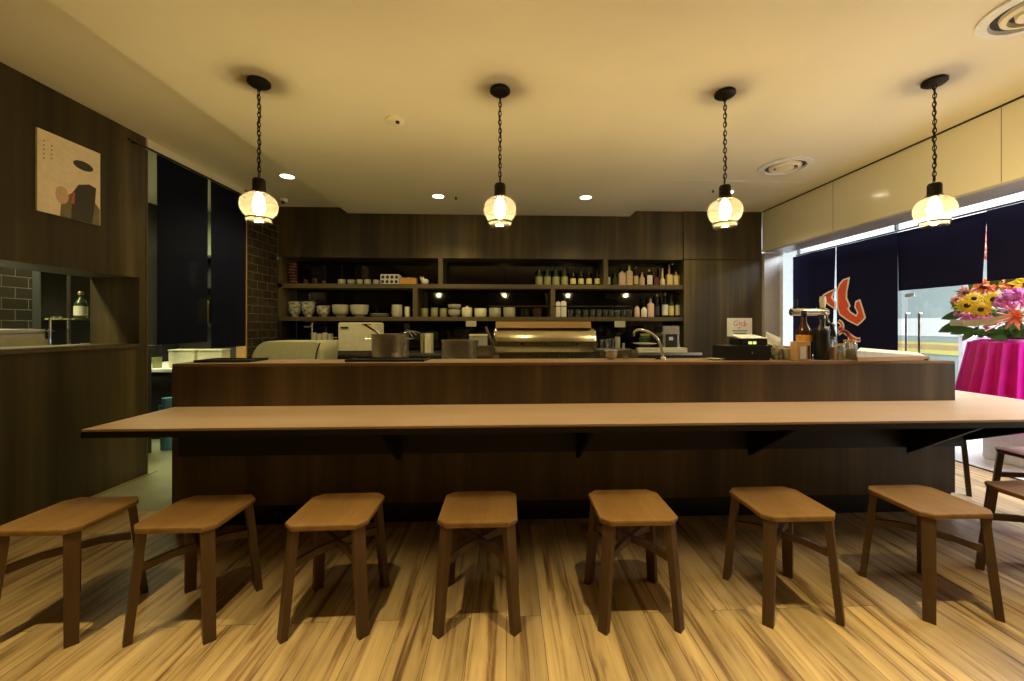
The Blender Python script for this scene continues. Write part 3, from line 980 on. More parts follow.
for a in ((1003, 303, 4.42, 0.075), (1012, 298, 4.45, 0.085), (1024, 296, 4.45, 0.09), (968, 318, 4.42, 0.06), (978, 320, 4.40, 0.065), (990, 322, 4.40, 0.06), (1015, 305, 4.40, 0.06), (960, 314, 4.45, 0.05)):
    puff(*a, m_petal_p, 'orchid_cluster')
for a in ((968, 330, 4.5, .05), (980, 332, 4.45, .055), (993, 333, 4.45, .055), (1006, 331, 4.45, .06), (1020, 330, 4.45, .06), (1032, 328, 4.45, .06), (975, 322, 4.55, .06), (995, 315, 4.6, .08), (1015, 315, 4.6, .09)):
    puff(*a, m_leaf, 'foliage_cluster')
for a in ((958, 308, 4.5, 0.045), (954, 316, 4.5, 0.045)):
    puff(*a, m_petal_s, 'pale_cluster')


def leaf(a, b, w, mat=m_leaf):
    a = Vector(a); b = Vector(b); d = (b - a); q = d.cross(Vector((0.6, 0.5, 0.1))).normalized() * w
    up = Vector((-0.5, -0.5, 0.5)) * 0.01
    mb = MB()
    st = [(0, .15), (.25, .8), (.5, 1), (.75, .7), (1, .05)]
    Lt = [a + d * s - q * k for s, k in st] + [a + d * s + q * k for s, k in reversed(st)]
    mb.hexa([p_ - up * 0.2 for p_ in Lt], [p_ + up * 0.2 for p_ in Lt])
    return mb.build('leaf', mat, t)


for (x0, y0, x1, y1, w) in ((968, 322, 938, 332, .05), (968, 312, 941, 319, .04), (972, 328, 950, 334, .035), (985, 330, 1008, 340, .05), (1000, 331, 1030, 334, .05), (975, 328, 962, 341, .03),
                            (968, 315, 950, 302, .03), (1005, 320, 1024, 330, .05), (970, 290, 975, 262, .03), (990, 285, 1006, 270, .035), (1005, 283, 1024, 268, .03)):
    leaf(flw(x0, y0, 4.44), flw(x1, y1, 4.40), w)
p1 = [flw(950, 322, 4.36), flw(965, 323, 4.32), flw(985, 322, 4.30), flw(1005, 318, 4.32), flw(1020, 312, 4.34)]
rb_ = MB()
for a, b in zip(p1, p1[1:]):
    rb_.hexa([(a[0], a[1], a[2] - .035), (b[0], b[1], b[2] - .03), (b[0], b[1], b[2] + .03), (a[0], a[1], a[2] + .025)],
             [(a[0] + .006, a[1] + .006, a[2] - .035), (b[0] + .006, b[1] + .006, b[2] - .03), (b[0] + .006, b[1] + .006, b[2] + .03), (a[0] + .006, a[1] + .006, a[2] + .025)])
rb_.build('ribbon_banner', m_ribbon, t)
bow = MB()
c = Vector(flw(1016, 317, 4.28))
for ang in range(0, 360, 40):
    a = R(ang)
    d = Vector((0.62 * math.cos(a), -0.75 * math.cos(a), math.sin(a))).normalized()
    pts = [c, c + d * 0.06 + Vector((-.03, -.02, 0)), c + d * 0.10, c + d * 0.06 + Vector((.015, .01, 0)), c + d * 0.01]
    bow.tube(pts, 0.016, 6, rx=0.005)
bow.tube([c, c + Vector((-.06, .06, -.06)), c + Vector((-.12, .12, -.12))], 0.022, 6, rx=0.004)
bow.build('bow', m_orib, t, True)
# tall stem seen through the curtain slit
st = MB().tube([flw(985, 320, 4.7), flw(978, 285, 4.62), flw(984, 235, 4.62)], 0.006, 6).build('stem', m_leaf, t, True)
for i, py in enumerate((232, 240, 248, 256)):
    puff(984, py, 4.60, 0.04, m_petal_s, 'gladiolus_bloom')

# ------------------------------------------------------------------ back shelving
t = thing('back_shelving', 'dark wood wall shelving with two long boards behind the kitchen', 'shelf', (0, 0, 0))
YN0, YN1 = YB + 0.002, YB + 0.355
MB().box(XL + 0.004, 2.452, YN0, YN1, 1.76, 1.818).build('shelf_board', m_shelf, t)
MB().box(XL + 0.004, 2.452, YN0, YN1, 1.32, 1.375).build('shelf_board', m_shelf, t)
MB().box(XL + 0.004, XL + 0.055, YN0, YN1, 1.376, 2.168).build('side_post', m_shelf, t)
for px, z0, z1 in ((440.5, 1.819, 2.168), (606, 1.819, 2.168), (415, 1.376, 1.759), (553, 1.376, 1.759)):
    x = at_y(px, 300, YB).x
    MB().box(x - 0.03, x + 0.03, YN0, YN1, z0, z1).build('divider', m_shelf, t)
MB().box(XL + 0.004, XL + 0.055, YN0, YN1, 0.93, 1.319).build('side_post', m_black, t)

YI = 5.58     # middle depth of the shelves
K = (YI) / F
ZT, ZM = 1.8185, 1.3755


def shelf_x(px, y=YI):
    return at_y(px, 300, y).x


def lathe_thing(name, lab, cat, x, y, z, parts, group=None, seg=20):
    t = thing(name, lab, cat, (x, y, z), group=group)
    for nm, mat, prof in parts:
        MB().lathe(prof, seg=seg).build(nm, mat, t, True)
    return t


def bottle(px, w, h, z, glass, labmat, capmat, lab, group, shoulder=0.6, square=False, y=YI, name='bottle', cat='bottle', ll=(0.08, 0.5)):
    """w, h in pixels of the survey"""
    k = y / F
    r = w * k / 2; hh = h * k
    x = at_y(px, 300, y).x
    t = thing(name, lab, cat, (x, y, z), group=group)
    s = shoulder
    if square:
        MB().box(-r, r, -r * .75, r * .75, 0, hh * s, r * 0.18).build('body', glass, t)
        MB().lathe([(r * .6, hh * s + .0003), (r * .35, hh * (s + .05)), (r * .32, hh * .88)], seg=14).build('neck', glass, t, True)
    else:
        MB().lathe([(r * .9, 0), (r, 0.006), (r, hh * s * .92), (r * .85, hh * s), (r * .42, hh * (s + .12)), (r * .34, hh * .88)], seg=18).build('body', glass, t, True)
    MB().lathe([(r * .38, hh * .881), (r * .38, hh * .985), (r * .3, hh)], seg=14).build('cap', capmat, t, True)
    if labmat:
        if square:
            MB().box(-r * .86, r * .86, -r * .75 - .002, -r * .75 - .0003, hh * s * ll[0] * 1.5, hh * s * 0.92).build('label', labmat, t)
        else:
            MB().lathe([(r * 1.015, hh * ll[0]), (r * 1.015, hh * min(ll[1], s * .9))], seg=18, cap=False).build('label', labmat, t, True)
    return t


G1 = 'pale sake bottles on the upper shelf'
for i, px in enumerate((539, 547.3, 555.8, 564.3)):
    w_ = ['leftmost beside the empty part', 'second from the left', 'third from the left', 'rightmost, next to the darker small bottles'][i]
    bottle(px, 7.4, 18.5, ZT, m_btl_green, m_btl_frost, m_btl_dark, 'pale sake bottle on the upper shelf, %s of four' % w_, G1, shoulder=0.52, name='sake_bottle', ll=(0.02, 0.47))
G2 = 'small dark bottles with round yellow labels'
for i, px in enumerate((573, 581, 589, 597.5)):
    w_ = ['leftmost of four', 'second from the left of four', 'third from the left of four', 'rightmost, by the shelf divider'][i]
    bottle(px, 5.8, 16, ZT, m_btl_dark, m_lab_y, m_btl_dark, 'small dark bottle with yellow label on the upper shelf, %s' % w_, G2, shoulder=0.5, ll=(0.1, 0.44))
G3 = 'liquor bottles on the upper right shelf'
for (px, w, h, gl, lb, cp, sq, sh, d) in [
        (608, 4.5, 17, m_btl_dark, m_lab_w, m_btl_dark, False, .62, 'thin dark bottle with small pale marks right beside the divider'),
        (615, 5.0, 14, m_btl_green, None, m_btl_dark, False, .55, 'short dim green bottle without label, second from the divider'),
        (622, 6.5, 17, m_lab_p, m_lab_p, m_btl_dark, True, .78, 'square pinkish boxy bottle left of the tallest one'),
        (629.2, 6.2, 23, m_lab_y, m_lab_p, m_btl_dark, True, .65, 'tallest square cream bottle on the shelf'),
        (636, 4.5, 20, m_btl_dark, m_lab_y, m_gold, False, .6, 'slim dark bottle with gold spots right of the tallest cream one'),
        (642, 5.4, 14, m_lab_p, m_lab_p, m_chrome, False, .58, 'short pinkish bottle with a bright round stopper'),
        (649, 6.2, 16.5, m_btl_dark, m_lab_w, m_gold, True, .70, 'squat dark bottle with a broad white label'),
        (656, 5.2, 14.5, m_amber, m_laq, m_btl_dark, True, .62, 'brown square bottle with dark red label'),
        (662.3, 5.2, 19, m_lab_y, m_lab_w, m_chrome, False, .34, 'low cream bottle with long pale neck'),
        (669, 6.3, 22, m_btl_gold, m_lab_y, m_gold, True, .54, 'golden square bottle with tall thin neck'),
        (676, 7.0, 16, m_btl_gold, m_lab_y, m_btl_dark, True, .70, 'broad yellow labelled bottle at the right end')]:
    bottle(px, w, h, ZT, gl, lb, cp, d + ', upper shelf', G3, shoulder=sh, square=sq)
G4 = 'liquor bottles on the lower right shelf'
for (px, w, h, gl, lb, cp, sq, sh, d) in [
        (637, 5.0, 12, m_lab_p, m_lab_p, m_laq, False, .78, 'small pink bottle with dark red cap'),
        (644, 5.6, 11.5, m_lab_w, m_lab_w, m_btl_dark, False, .72, 'small white bottle with dark cap'),
        (650.5, 6.0, 21, m_lab_p, m_lab_p, m_laq, True, .66, 'square pink and cream bottle with red cap'),
        (657, 5.0, 24, m_btl_dark, m_ink, m_gold, False, .5, 'tall black wine bottle with gold neck'),
        (665, 6.2, 25, m_btl_dark, m_lab_w, m_gold, False, .58, 'tall dark wine bottle with large white label'),
        (671.3, 5.2, 23, m_btl_green, m_lab_y, m_btl_green, False, .62, 'slim green bottle with pale yellow label'),
        (678, 5.4, 25, m_btl_dark, m_lab_w, m_btl_dark, False, .6, 'dark bottle with narrow white label at the right end')]:
    bottle(px, w, h, ZM, gl, lb, cp, d + ', lower shelf', G4, shoulder=sh, square=sq)


def bowl(px, w, h, z, mat, lab, group, y=YI, name='bowl', cat='bowl', foot=True):
    k = y / F; r = w * k / 2; hh = h * k
    t = thing(name, lab, cat, (at_y(px, 300, y).x, y, z), group=group)
    MB().lathe([(r * .5, 0), (r * .5, hh * .10), (r * .80, hh * .22), (r * .95, hh * .5), (r, hh), (r * .94, hh), (r * .88, hh * .5), (r * .3, hh * .2)], seg=26).build('bowl_body', mat, t, True)
    MB().tube([(r * .97 * math.cos(2 * math.pi * i / 26), r * .97 * math.sin(2 * math.pi * i / 26), hh) for i in range(26)], 0.003, 5, True).build('rim', m_ceramic, t, True)
    return t


G5 = 'bowls on the lower left shelf'
bowl(295, 12, 14.5, ZM, m_ceramb, 'deep patterned bowl, leftmost on the lower shelf', G5)
bowl(308.5, 12.5, 14.5, ZM, m_ceramb, 'deep patterned bowl with green leaf pattern, second on the lower shelf', G5)
bowl(323.5, 12.5, 10.5, ZM, m_ceramb, 'low bowl with orange and blue pattern between the deep bowls', G5)
bowl(341, 16.5, 11.5, ZM, m_ceramic, 'wide pale ramen bowl left of its twin, stack underneath banded', G5)
bowl(359.5, 17.5, 11.5, ZM, m_ceramic, 'wide pale ramen bowl directly left of the flat plates', G5)
lathe_thing('plate_stack', 'low stack of flat white plates on the lower shelf', 'plates', shelf_x(379.5), YI, ZM,
            [('lower_plate', m_ceramic, [(0.07, 0), (0.13, 0.02), (0.13, 0.024), (0.06, 0.01)]), ('upper_plate', m_ceramic, [(0.06, 0.0245), (0.12, 0.04), (0.12, 0.046), (0.05, 0.03)])])
G6 = 'small cups on the upper left shelf'


def cup(px, w, h, z, mat, lab, group, y=YI, name='cup', cat='cup', handle=False, lid=False):
    k = y / F; r = w * k / 2; hh = h * k
    t = thing(name, lab, cat, (at_y(px, 300, y).x, y, z), group=group)
    MB().lathe([(r * .85, 0), (r * .96, hh * .1), (r, hh * .6), (r * .97, hh), (r * .88, hh), (r * .86, hh * .25)], seg=20).build('cup_body', mat, t, True)
    MB().lathe([(r * .3, 0.0003 - 0.0005 * 0), (r * .84, 0.004)], seg=20).build('foot_ring', mat, t, True)
    if lid:
        MB().lathe([(r * .98, hh + .0005), (r * .8, hh * 1.1), (r * .2, hh * 1.16), (r * .2, hh * 1.28)], seg=20).build('lid', mat, t, True)
    if handle:
        MB().tube([(r * .95, 0, hh * .75), (r * 1.35, 0, hh * .7), (r * 1.35, 0, hh * .35), (r * .95, 0, hh * .25)], 0.006, 6).build('handle', mat, t, True)
    return t


cup(342, 7.6, 5.0, ZT, m_ceramic, 'small white cup, leftmost pale one on the upper shelf', G6)
bowl(351.5, 8.0, 4.5, ZT, m_ceramic, 'tiny white bowl with flared rim between small cups', G6)
cup(360, 6.0, 5.0, ZT, m_ceramic, 'small white cup third from the left among pale cups, upper shelf', G6)
cup(367.7, 6.6, 5.2, ZT, m_ceramic, 'small white cup fourth of the pale cups, upper shelf', G6)
cup(376.5, 6.6, 4.8, ZT, m_ceramic, 'small round white cup beside the blue checked box', G6)
cup(306, 4.5, 4.5, ZT, m_laq, 'dim dark cup right of the tall lacquer bowl stack', 'dark cups on the upper left shelf')
cup(315, 5.5, 6.0, ZT, m_amber, 'dim brown cup between two smaller dark ones', 'dark cups on the upper left shelf')
cup(324, 5.0, 3.8, ZT, m_amber, 'dim low brown saucer cup, third dark one', 'dark cups on the upper left shelf')
t = thing('lacquer_bowl_stack', 'tall stack of dark red lacquer bowls with pale rims at the upper shelf left end', 'bowls', (shelf_x(293), YI, ZT))
for i in range(7):
    z = i * 0.040
    MB().lathe([(0.03, z), (0.055, z + 0.012), (0.062, z + 0.036), (0.056, z + 0.036), (0.05, z + 0.02)], seg=20).build('lacquer_bowl', m_laq, t, True)
    MB().tube([(0.0595 * math.cos(2 * math.pi * k / 20), 0.0595 * math.sin(2 * math.pi * k / 20), z + 0.037) for k in range(20)], 0.0028, 5, True).build('rim', m_ceramic, t, True)
t = thing('checked_box', 'white box with dark blue square pattern on the upper shelf', 'box', (shelf_x(391), YI, ZT))
MB().box(-0.125, 0.125, -0.07, 0.07, 0, 0.14, 0.008).build('carton', m_lab_w, t)
m_navy = M('navy_print', (0.02, 0.03, 0.08), 0.5)
pt = MB()
for r_ in range(2):
    for c_ in range(4):
        cx_ = -0.092 + c_ * 0.061 + (r_ % 2) * 0.004; cz_ = 0.038 + r_ * 0.062
        pt.prism([(cx_ - .022, cz_ - .012), (cx_ - .01, cz_ - .024), (cx_ + .018, cz_ - .018), (cx_ + .022, cz_ + .01), (cx_ + .004, cz_ + .024), (cx_ - .02, cz_ + .016)], 'y', -0.0725, -0.0705)
pt.build('pattern', m_navy, t)
for px, w, lab in ((404.5, 0.105, 'orange card box next to the checked box, left of two'), (412.5, 0.115, 'orange card box on the upper shelf, right of two')):
    t = thing('card_box', lab, 'box', (shelf_x(px), YI, ZT), group='orange card boxes on the upper shelf')
    MB().box(-w / 2, w / 2, -0.06, 0.06, 0, 0.085, 0.003).build('carton', m_kraft, t)
    MB().prism([(-w / 2, 0.0855), (w / 2, 0.0855), (w / 2, 0.092), (-w / 2, 0.1)], 'y', -0.06, 0.06).build('lid', m_kraft, t)
t = thing('beckoning_ornament', 'small cream ceramic ornament with raised ears on the upper shelf', 'ornament', (shelf_x(425), YI, ZT))
MB().ball((0, 0, 0.045), 0.055, (1, .8, .82)).build('body', m_cream_c, t, True)
MB().ball((-0.035, -0.02, 0.075), 0.028).build('head', m_cream_c, t, True)
e = MB()
for ex in (-0.055, -0.02):
    e.lathe([(0.012, 0.09), (0.002, 0.12)], (ex, -0.02, 0), 8)
e.build('ears', m_cream_c, t)

G7 = 'pottery on the middle lower shelf'
cup(397, 10.4, 12, ZM, m_ceramic, 'wide grey-cream mug left of the first lower divider', G7)
cup(407.5, 5.4, 10, ZM, m_cream_c, 'narrow cream cup touching the first lower divider', G7)
cup(424.5, 7.2, 8.5, ZM, m_btl_frost, 'olive tea cup, first right of the divider', G7)
cup(434.5, 7.2, 9, ZM, m_btl_frost, 'olive tea cup, second right of the divider', G7)
cup(443.5, 7.5, 8.5, ZM, m_btl_frost, 'olive tea cup, third right of the divider', G7)
bowl(454.5, 12.5, 7, ZM, m_ceramic, 'grey-green bowl at the bottom of a pair, lower shelf', G7)
bowl(454.5, 13.2, 5.0, ZM + 7 * K + 0.004, m_ceramic, 'grey-green bowl lying on top of another one', G7)
cup(467, 10.5, 8.5, ZM, m_cream_c, 'round cream lidded pot with a knob on the lower shelf', G7, name='lidded_pot', cat='pot', lid=True)
cup(480.5, 12, 8.5, ZM, m_cream_c, 'cream sugar pot right of the knobbed one, lower shelf', G7, name='lidded_pot', cat='pot')
cup(495, 12, 9, ZM, m_ceramic, 'broad grey jar behind the glass guard left end', G7, name='jar', cat='jar')
cup(509.3, 12, 9.5, ZM, m_ceramic, 'broad grey-green jar under the bright lamp reflection', G7, name='jar', cat='jar')
cup(525, 9, 8, ZM, m_btl_dark, 'dark glazed jar behind the glass guard', G7, name='jar', cat='jar')
cup(537, 10, 9, ZM, m_amber, 'brown glazed jar left of the second lower divider', G7, name='jar', cat='jar')
G8 = 'white canisters right of the divider'
bottle(558, 4.6, 16, ZM, m_lab_w, None, m_lab_w, 'white slim canister touching the second lower divider', G8, shoulder=.95, square=True, name='canister', cat='canister')
bottle(563.5, 5.2, 16.5, ZM, m_lab_w, None, m_lab_w, 'white slim canister, right one of the pair', G8, shoulder=.95, square=True, name='canister', cat='canister')


def tumbler(px, w, h, z, lab, group, y=YI):
    k = y / F; r = w * k / 2; hh = h * k
    t = thing('drinking_glass', lab, 'glass', (at_y(px, 300, y).x, y, z), group=group)
    MB().lathe([(r * .72, 0), (r * .75, 0.004), (r, hh), (r * .93, hh), (r * .68, 0.012)], seg=18).build('glass_body', m_tumbler, t, True)
    return t


names = ['first glass right of the white canisters', 'second glass right of the white canisters', 'third glass right of the canisters', 'fourth glass along the shelf', 'fifth glass along the shelf',
         'sixth glass along the shelf', 'seventh glass along the shelf', 'eighth glass along the shelf', 'ninth glass along the shelf', 'last glass before the small pink bottle']
for i, px in enumerate((570.5, 578, 585.5, 592.5, 599, 605.5, 611.5, 617.5, 623.5, 629.3)):
    tumbler(px, 5.6, 7.5, ZM, 'clear drinking glass, %s, lower shelf' % names[i], 'drinking glasses on the lower shelf')

# ------------------------------------------------------------------ back counter under the shelves
t = thing('back_counter', 'steel back counter under the shelving, mostly hidden behind the service counter', 'counter', (0, 0, 0))
MB().box(-3.03, 2.44, 4.86, 5.425, 0.885, 0.92, 0.003).build('worktop', m_steel, t)
MB().box(-3.03, 2.44, 4.90, 5.425, 0.08, 0.884).build('cabinet', m_dark, t)
MB().box(-3.0, 2.42, 4.96, 5.40, 0.0, 0.079).build('plinth', m_black, t)
ZB = 0.9205


def bx(name, lab, cat, px0, px1, y0, dy, z, ztop, mat, bev=0.004, group=None, pname='casing'):
    xa = at_y(px0, 300, y0).x; xb = at_y(px1, 300, y0).x
    t = thing(name, lab, cat, ((xa + xb) / 2, y0 + dy / 2, z), group=group)
    w = (xb - xa) / 2
    MB().box(-w, w, -dy / 2, dy / 2, 0, ztop - z, bev).build(pname, mat, t)
    return t, w, dy, ztop - z


def zpix(py, y):
    return H + (CY - py) / F * y


t, w, dy, hh = bx('rice_warmer', 'large cream enamel box on the back counter with a dark handle slot', 'appliance', 338, 375, 4.92, 0.36, ZB, zpix(322.5, 4.92), m_cream_c, 0.012)
MB().box(-w * 0.85, -w * 0.45, -dy / 2 - 0.006, -dy / 2 + 0.0, hh * 0.80, hh * 0.86).build('handle_slot', m_blackp, t)
MB().box(w * 0.3, w * 0.8, -dy / 2 - 0.006, -dy / 2, hh * 0.93, hh * 0.96).build('hinge', m_blackp, t)
MB().box(-w - 0.01, w + 0.01, -dy / 2 - 0.02, -dy / 2 - 0.001, 0.0, 0.03).build('base_rail', m_steel, t)
t, w, dy, hh = bx('storage_box', 'cream storage box left of the large enamel box with small cups on it', 'box', 301, 337, 4.92, 0.3, ZB, zpix(341.5, 4.92), m_cream_c, 0.008)
MB().box(-w, w, -dy / 2, dy / 2, hh + 0.0005, hh + 0.014, 0.003).build('lid', m_cream_c, t)
zt = ZB + hh + 0.015
for i, px in enumerate((314, 319.5, 325, 330.5)):
    cup(px, 5.0, 7.5 - (i % 2), zt, m_ceramic, 'small pale cup on the cream storage box, %s' % ['leftmost of four', 'second from left', 'third from left', 'rightmost of four'][i], 'cups on the cream storage box', y=5.0)
bowl(334, 6.5, 2.5, zt, m_laq, 'small red-rimmed saucer at the right end of the cream storage box', 'saucers', y=5.12)
t = thing('wall_tap', 'small wall tap with lever and pipe on the backsplash left of the cream box', 'tap', (at_y(311, 330, 5.3).x, 5.33, 1.0))
MB().tube([(0, 0, 0), (0, 0, 0.27), (0.0, 0.02, 0.30)], 0.012, 8).build('riser_pipe', m_steel, t, True)
MB().tube([(-0.10, 0, 0.24), (-0.03, 0, 0.24), (0.0, -0.0, 0.27)], 0.010, 8).build('spout', m_steel, t, True)
MB().box(-0.12, 0.05, -0.01, 0.01, 0.295, 0.31, 0.003).build('lever', m_steel, t)
MB().box(-0.02, 0.02, 0.0, 0.45 - 0.01, -0.079, -0.06).build('foot', m_steel, t)
# right end of the back counter
t, w, dy, hh = bx('drink_dispenser', 'grey drinks dispenser with dark front near the right end of the back counter', 'appliance', 663, 679.5, 4.98, 0.3, ZB, zpix(326, 4.98), m_steel, 0.006)
MB().box(-w * .7, w * .7, -dy / 2 - .006, -dy / 2 - .0003, hh * .12, hh * .68).build('front_panel', m_blackp, t)
MB().box(-w * .3, w * .2, -dy / 2 - .009, -dy / 2 - .0065, hh * .45, hh * .58).build('badge', m_lab_w, t)
MB().box(-w * 1.35, w * 0.9, -dy / 2 - .04, dy / 2 - .05, hh * .70, hh * .76).build('tray_shelf', m_steel, t)
MB().tube([(w * 1.2, -0.1, 0.0), (w * 1.2, -0.1, hh * .3), (w * 1.0, -0.1, hh * .45)], 0.008, 6).build('hose', m_steel, t, True)
t, w, dy, hh = bx('tray_stack', 'stack of two cream trays at the right end of the back counter', 'trays', 639, 687.5, 4.87, 0.10, ZB, zpix(350, 4.87), m_cream_c, 0.003, pname='lower_tray')
MB().box(-w, w, -dy / 2, dy / 2, hh + .004, hh + .02, 0.003).build('upper_tray', m_cream_c, t)
t = thing('white_dish', 'flat white dish behind the curved tap on the back counter', 'dish', (at_y(645, 345, 5.05).x, 5.05, ZB))
MB().lathe([(0.08, 0.085), (0.15, 0.105), (0.15, 0.112), (0.07, 0.095)], seg=28).build('dish', m_ceramic, t, True)
MB().lathe([(0.06, 0), (0.06, 0.084)], seg=16).build('stand', m_dark, t)
lathe_thing('green_jar', 'round dim green jar behind the curved tap', 'jar', at_y(645, 338, 5.33).x, 5.32, ZB, [('jar_body', m_btl_green, [(0.07, 0), (0.09, 0.05), (0.09, 0.17), (0.06, 0.2)]), ('lid', m_btl_frost, [(0.065, 0.2005), (0.065, 0.225)])])
G9 = 'pitchers beside the drum cooker'
for i, (px, w, h, mt) in enumerate(((604.5, 9, 13, m_tumbler), (611.5, 6, 14, m_tumbler), (617.5, 5, 15.5, m_ceramic), (623.5, 2.6, 9, m_ceramic))):
    lab = ['clear glass jug right of the drum cooker', 'slim clear glass between jug and white cylinder', 'slim white cylinder jar right of the glasses', 'small narrow white bottle at right of the cylinder jar'][i]
    k = 4.95 / F
    lathe_thing('jug' if i == 0 else 'jar', lab, 'jug' if i == 0 else 'jar', at_y(px, 340, 4.98).x, 4.98, ZB,
                [('body', mt, [(w * k * .42, 0), (w * k * .5, h * k * .3), (w * k * .5, h * k), (w * k * .44, h * k), (w * k * .4, .02)])], G9)
t = thing('paper_tag', 'small beige paper card hanging under the lower shelf board', 'card', (at_y(620, 325, 5.42).x, 5.425, 1.318))
MB().box(-0.075, 0.075, -0.003, 0.0, -0.085, -0.0005).build('card', m_kraft if False else m_ceramic, t)
for px, lab in ((470, 'beige paper card hanging under the lower shelf left of the drum cooker'),):
    t = thing('paper_tag', lab, 'card', (at_y(px, 325, 5.42).x, 5.425, 1.318))
    MB().box(-0.055, 0.085, -0.003, 0.0, -0.075, -0.0005).build('card', m_ceramic, t)
t, w, dy, hh = bx('container', 'pale food container left of the drum cooker on the back counter', 'container', 469, 487, 4.95, 0.2, ZB, zpix(336, 4.95), m_ceramic, 0.01, pname='tub')
MB().box(-w * 1.02, w * 1.02, -dy / 2 - .003, dy / 2, hh + .0005, hh + .02, .004).build('lid', m_cream_c, t)
for px0, px1, lab in ((420.5, 423.5, 'thin dark-spined cook book standing on the back counter'), (424.5, 431, 'pale green cook book standing on the back counter')):
    bx('book', lab, 'book', px0, px1, 5.0, 0.16, ZB, zpix(333.5, 5.0), m_btl_frost if px0 < 424 else m_cream_c, 0.002, 'books on the back counter', 'cover')

# ------------------------------------------------------------------ cooking line behind the counter
t = thing('cooking_worktop', 'steel cooking worktop hidden behind the service counter', 'worktop', (0, 0, 0))
MB().box(-1.95, 2.2, 3.0, 3.72, 0.86, 0.90, 0.003).build('worktop', m_steel, t)
MB().box(-1.95, 2.2, 3.04, 3.70, 0.06, 0.859).build('cabinet', m_steel, t)
MB().box(-1.9, 2.15, 3.1, 3.66, 0.0, 0.059).build('plinth', m_black, t)
ZW = 0.9005
YW = 3.2
xa, xb = at_y(493, 340, YW).x, at_y(597, 340, YW).x
t = thing('drum_cooker', 'wide polished steel drum cooker with a pale wooden board on top', 'cooker', ((xa + xb) / 2, YW, ZW))
w = (xb - xa) / 2
zt_, zb_, zs_, zv_ = [zpix(q, YW) - ZW for q in (321.5, 328, 344, 352)]
MB().box(-w * .93, w * .93, 0.02, 0.40, 0.0, zv_ - .004, 0.004).build('burner_base', m_steel, t)
prof = [(0.0, zv_), (-0.02, zv_ + .03), (-0.035, zs_ - .02), (-0.03, zs_ + .05), (0.0, zb_ - .035), (0.05, zb_ - .004), (0.36, zb_ - .004), (0.42, zs_ + .03), (0.42, zv_)]
dm = MB()
secs = []
for f, inset in ((-1.0, .03), (-.97, .008), (-.94, 0), (.94, 0), (.97, .008), (1.0, .03)):
    cyy, czz = 0.2, (zv_ + zb_) / 2
    secs.append([dm.bm.verts.new((f * w, cyy + (a - cyy) * (1 - inset * 4), czz + (b - czz) * (1 - inset * 4))) for a, b in prof])
for A, B in zip(secs, secs[1:]):
    for i in range(len(prof)):
        j = (i + 1) % len(prof)
        dm.bm.faces.new((A[i], A[j], B[j], B[i]))
dm.bm.faces.new(secs[0]); dm.bm.faces.new(secs[-1])
dmo = dm.build('drum', m_drum, t, True)
MB().box(-w * .95, w * .90, 0.03, 0.36, zb_ - .003, zt_, 0.004).build('wooden_board', m_tan, t)
MB().box(-w * .97, w * .99, -0.055, -0.038, zs_ - .02, zs_ + .022, 0.006).build('front_band', m_drum, t)
for q in (-.45, -.02, .58):
    MB().lathe([(0.011, -0.066), (0.013, -0.062), (0.013, -0.0555)], (q * w, 0, zs_ + .003), 12, axis='y').build('bolt', m_blackp, t, True)
vt = MB()
for i in range(22):
    xx = -w * .2 + i * w * .048
    vt.box(xx, xx + .006, 0.0, 0.019, 0.02, zv_ - .02)
vt.build('vent_slats', m_blackp, t)
MB().tube([(-w * 1.0, 0.0, 0.0 + .02), (-w * 1.005, 0.0, zs_), (-w * 1.14, -0.01, zb_ + .01)], 0.011, 8).build('side_lever', m_steel, t, True)

# glass guard in front
t = thing('glass_guard', 'low clear glass guard standing on the service counter before the drum cooker', 'glass screen', (0, 0, 1.0165))
xa, xb = at_y(489, 310, 2.81).x, at_y(632, 310, 2.81).x
gz = zpix(306.5, 2.81) - 1.0165
MB().box(xa, xb, 2.811, 2.819, 0.004, gz).build('glass_pane', m_guard, t)
MB().box(xa, xb, 2.8105, 2.8195, gz + .0003, gz + .006).build('top_edge', m_steel, t)
for x in (xa + 0.05, xb - 0.05):
    MB().box(x - .02, x + .02, 2.806, 2.8105, 0, 0.03).build('clamp', m_steel, t)


def pot(px0, px1, pyt, lab, y, z0, loops=True):
    k = y / F; r = (px1 - px0) / 2 * k
    t = thing('cooking_pot', lab, 'pot', (at_y((px0 + px1) / 2, 340, y).x, y, z0), group='steel pots on the cooking line')
    hh = zpix(pyt, y - r) - z0
    MB().lathe([(r * .93, 0), (r * .98, 0.01), (r, hh * .97), (r * 1.03, hh), (r * .96, hh), (r * .95, 0.015)], seg=36).build('pot_body', m_pot, t, True)
    if loops:
        for s in (1, -1):
            MB().tube([(s * r * .99, -0.04, hh * .85), (s * (r + .04), -0.035, hh * .87), (s * (r + .04), 0.035, hh * .87), (s * r * .99, 0.04, hh * .85)], 0.006, 6).build('loop_handle', m_steel, t, True)
    return t, r, hh


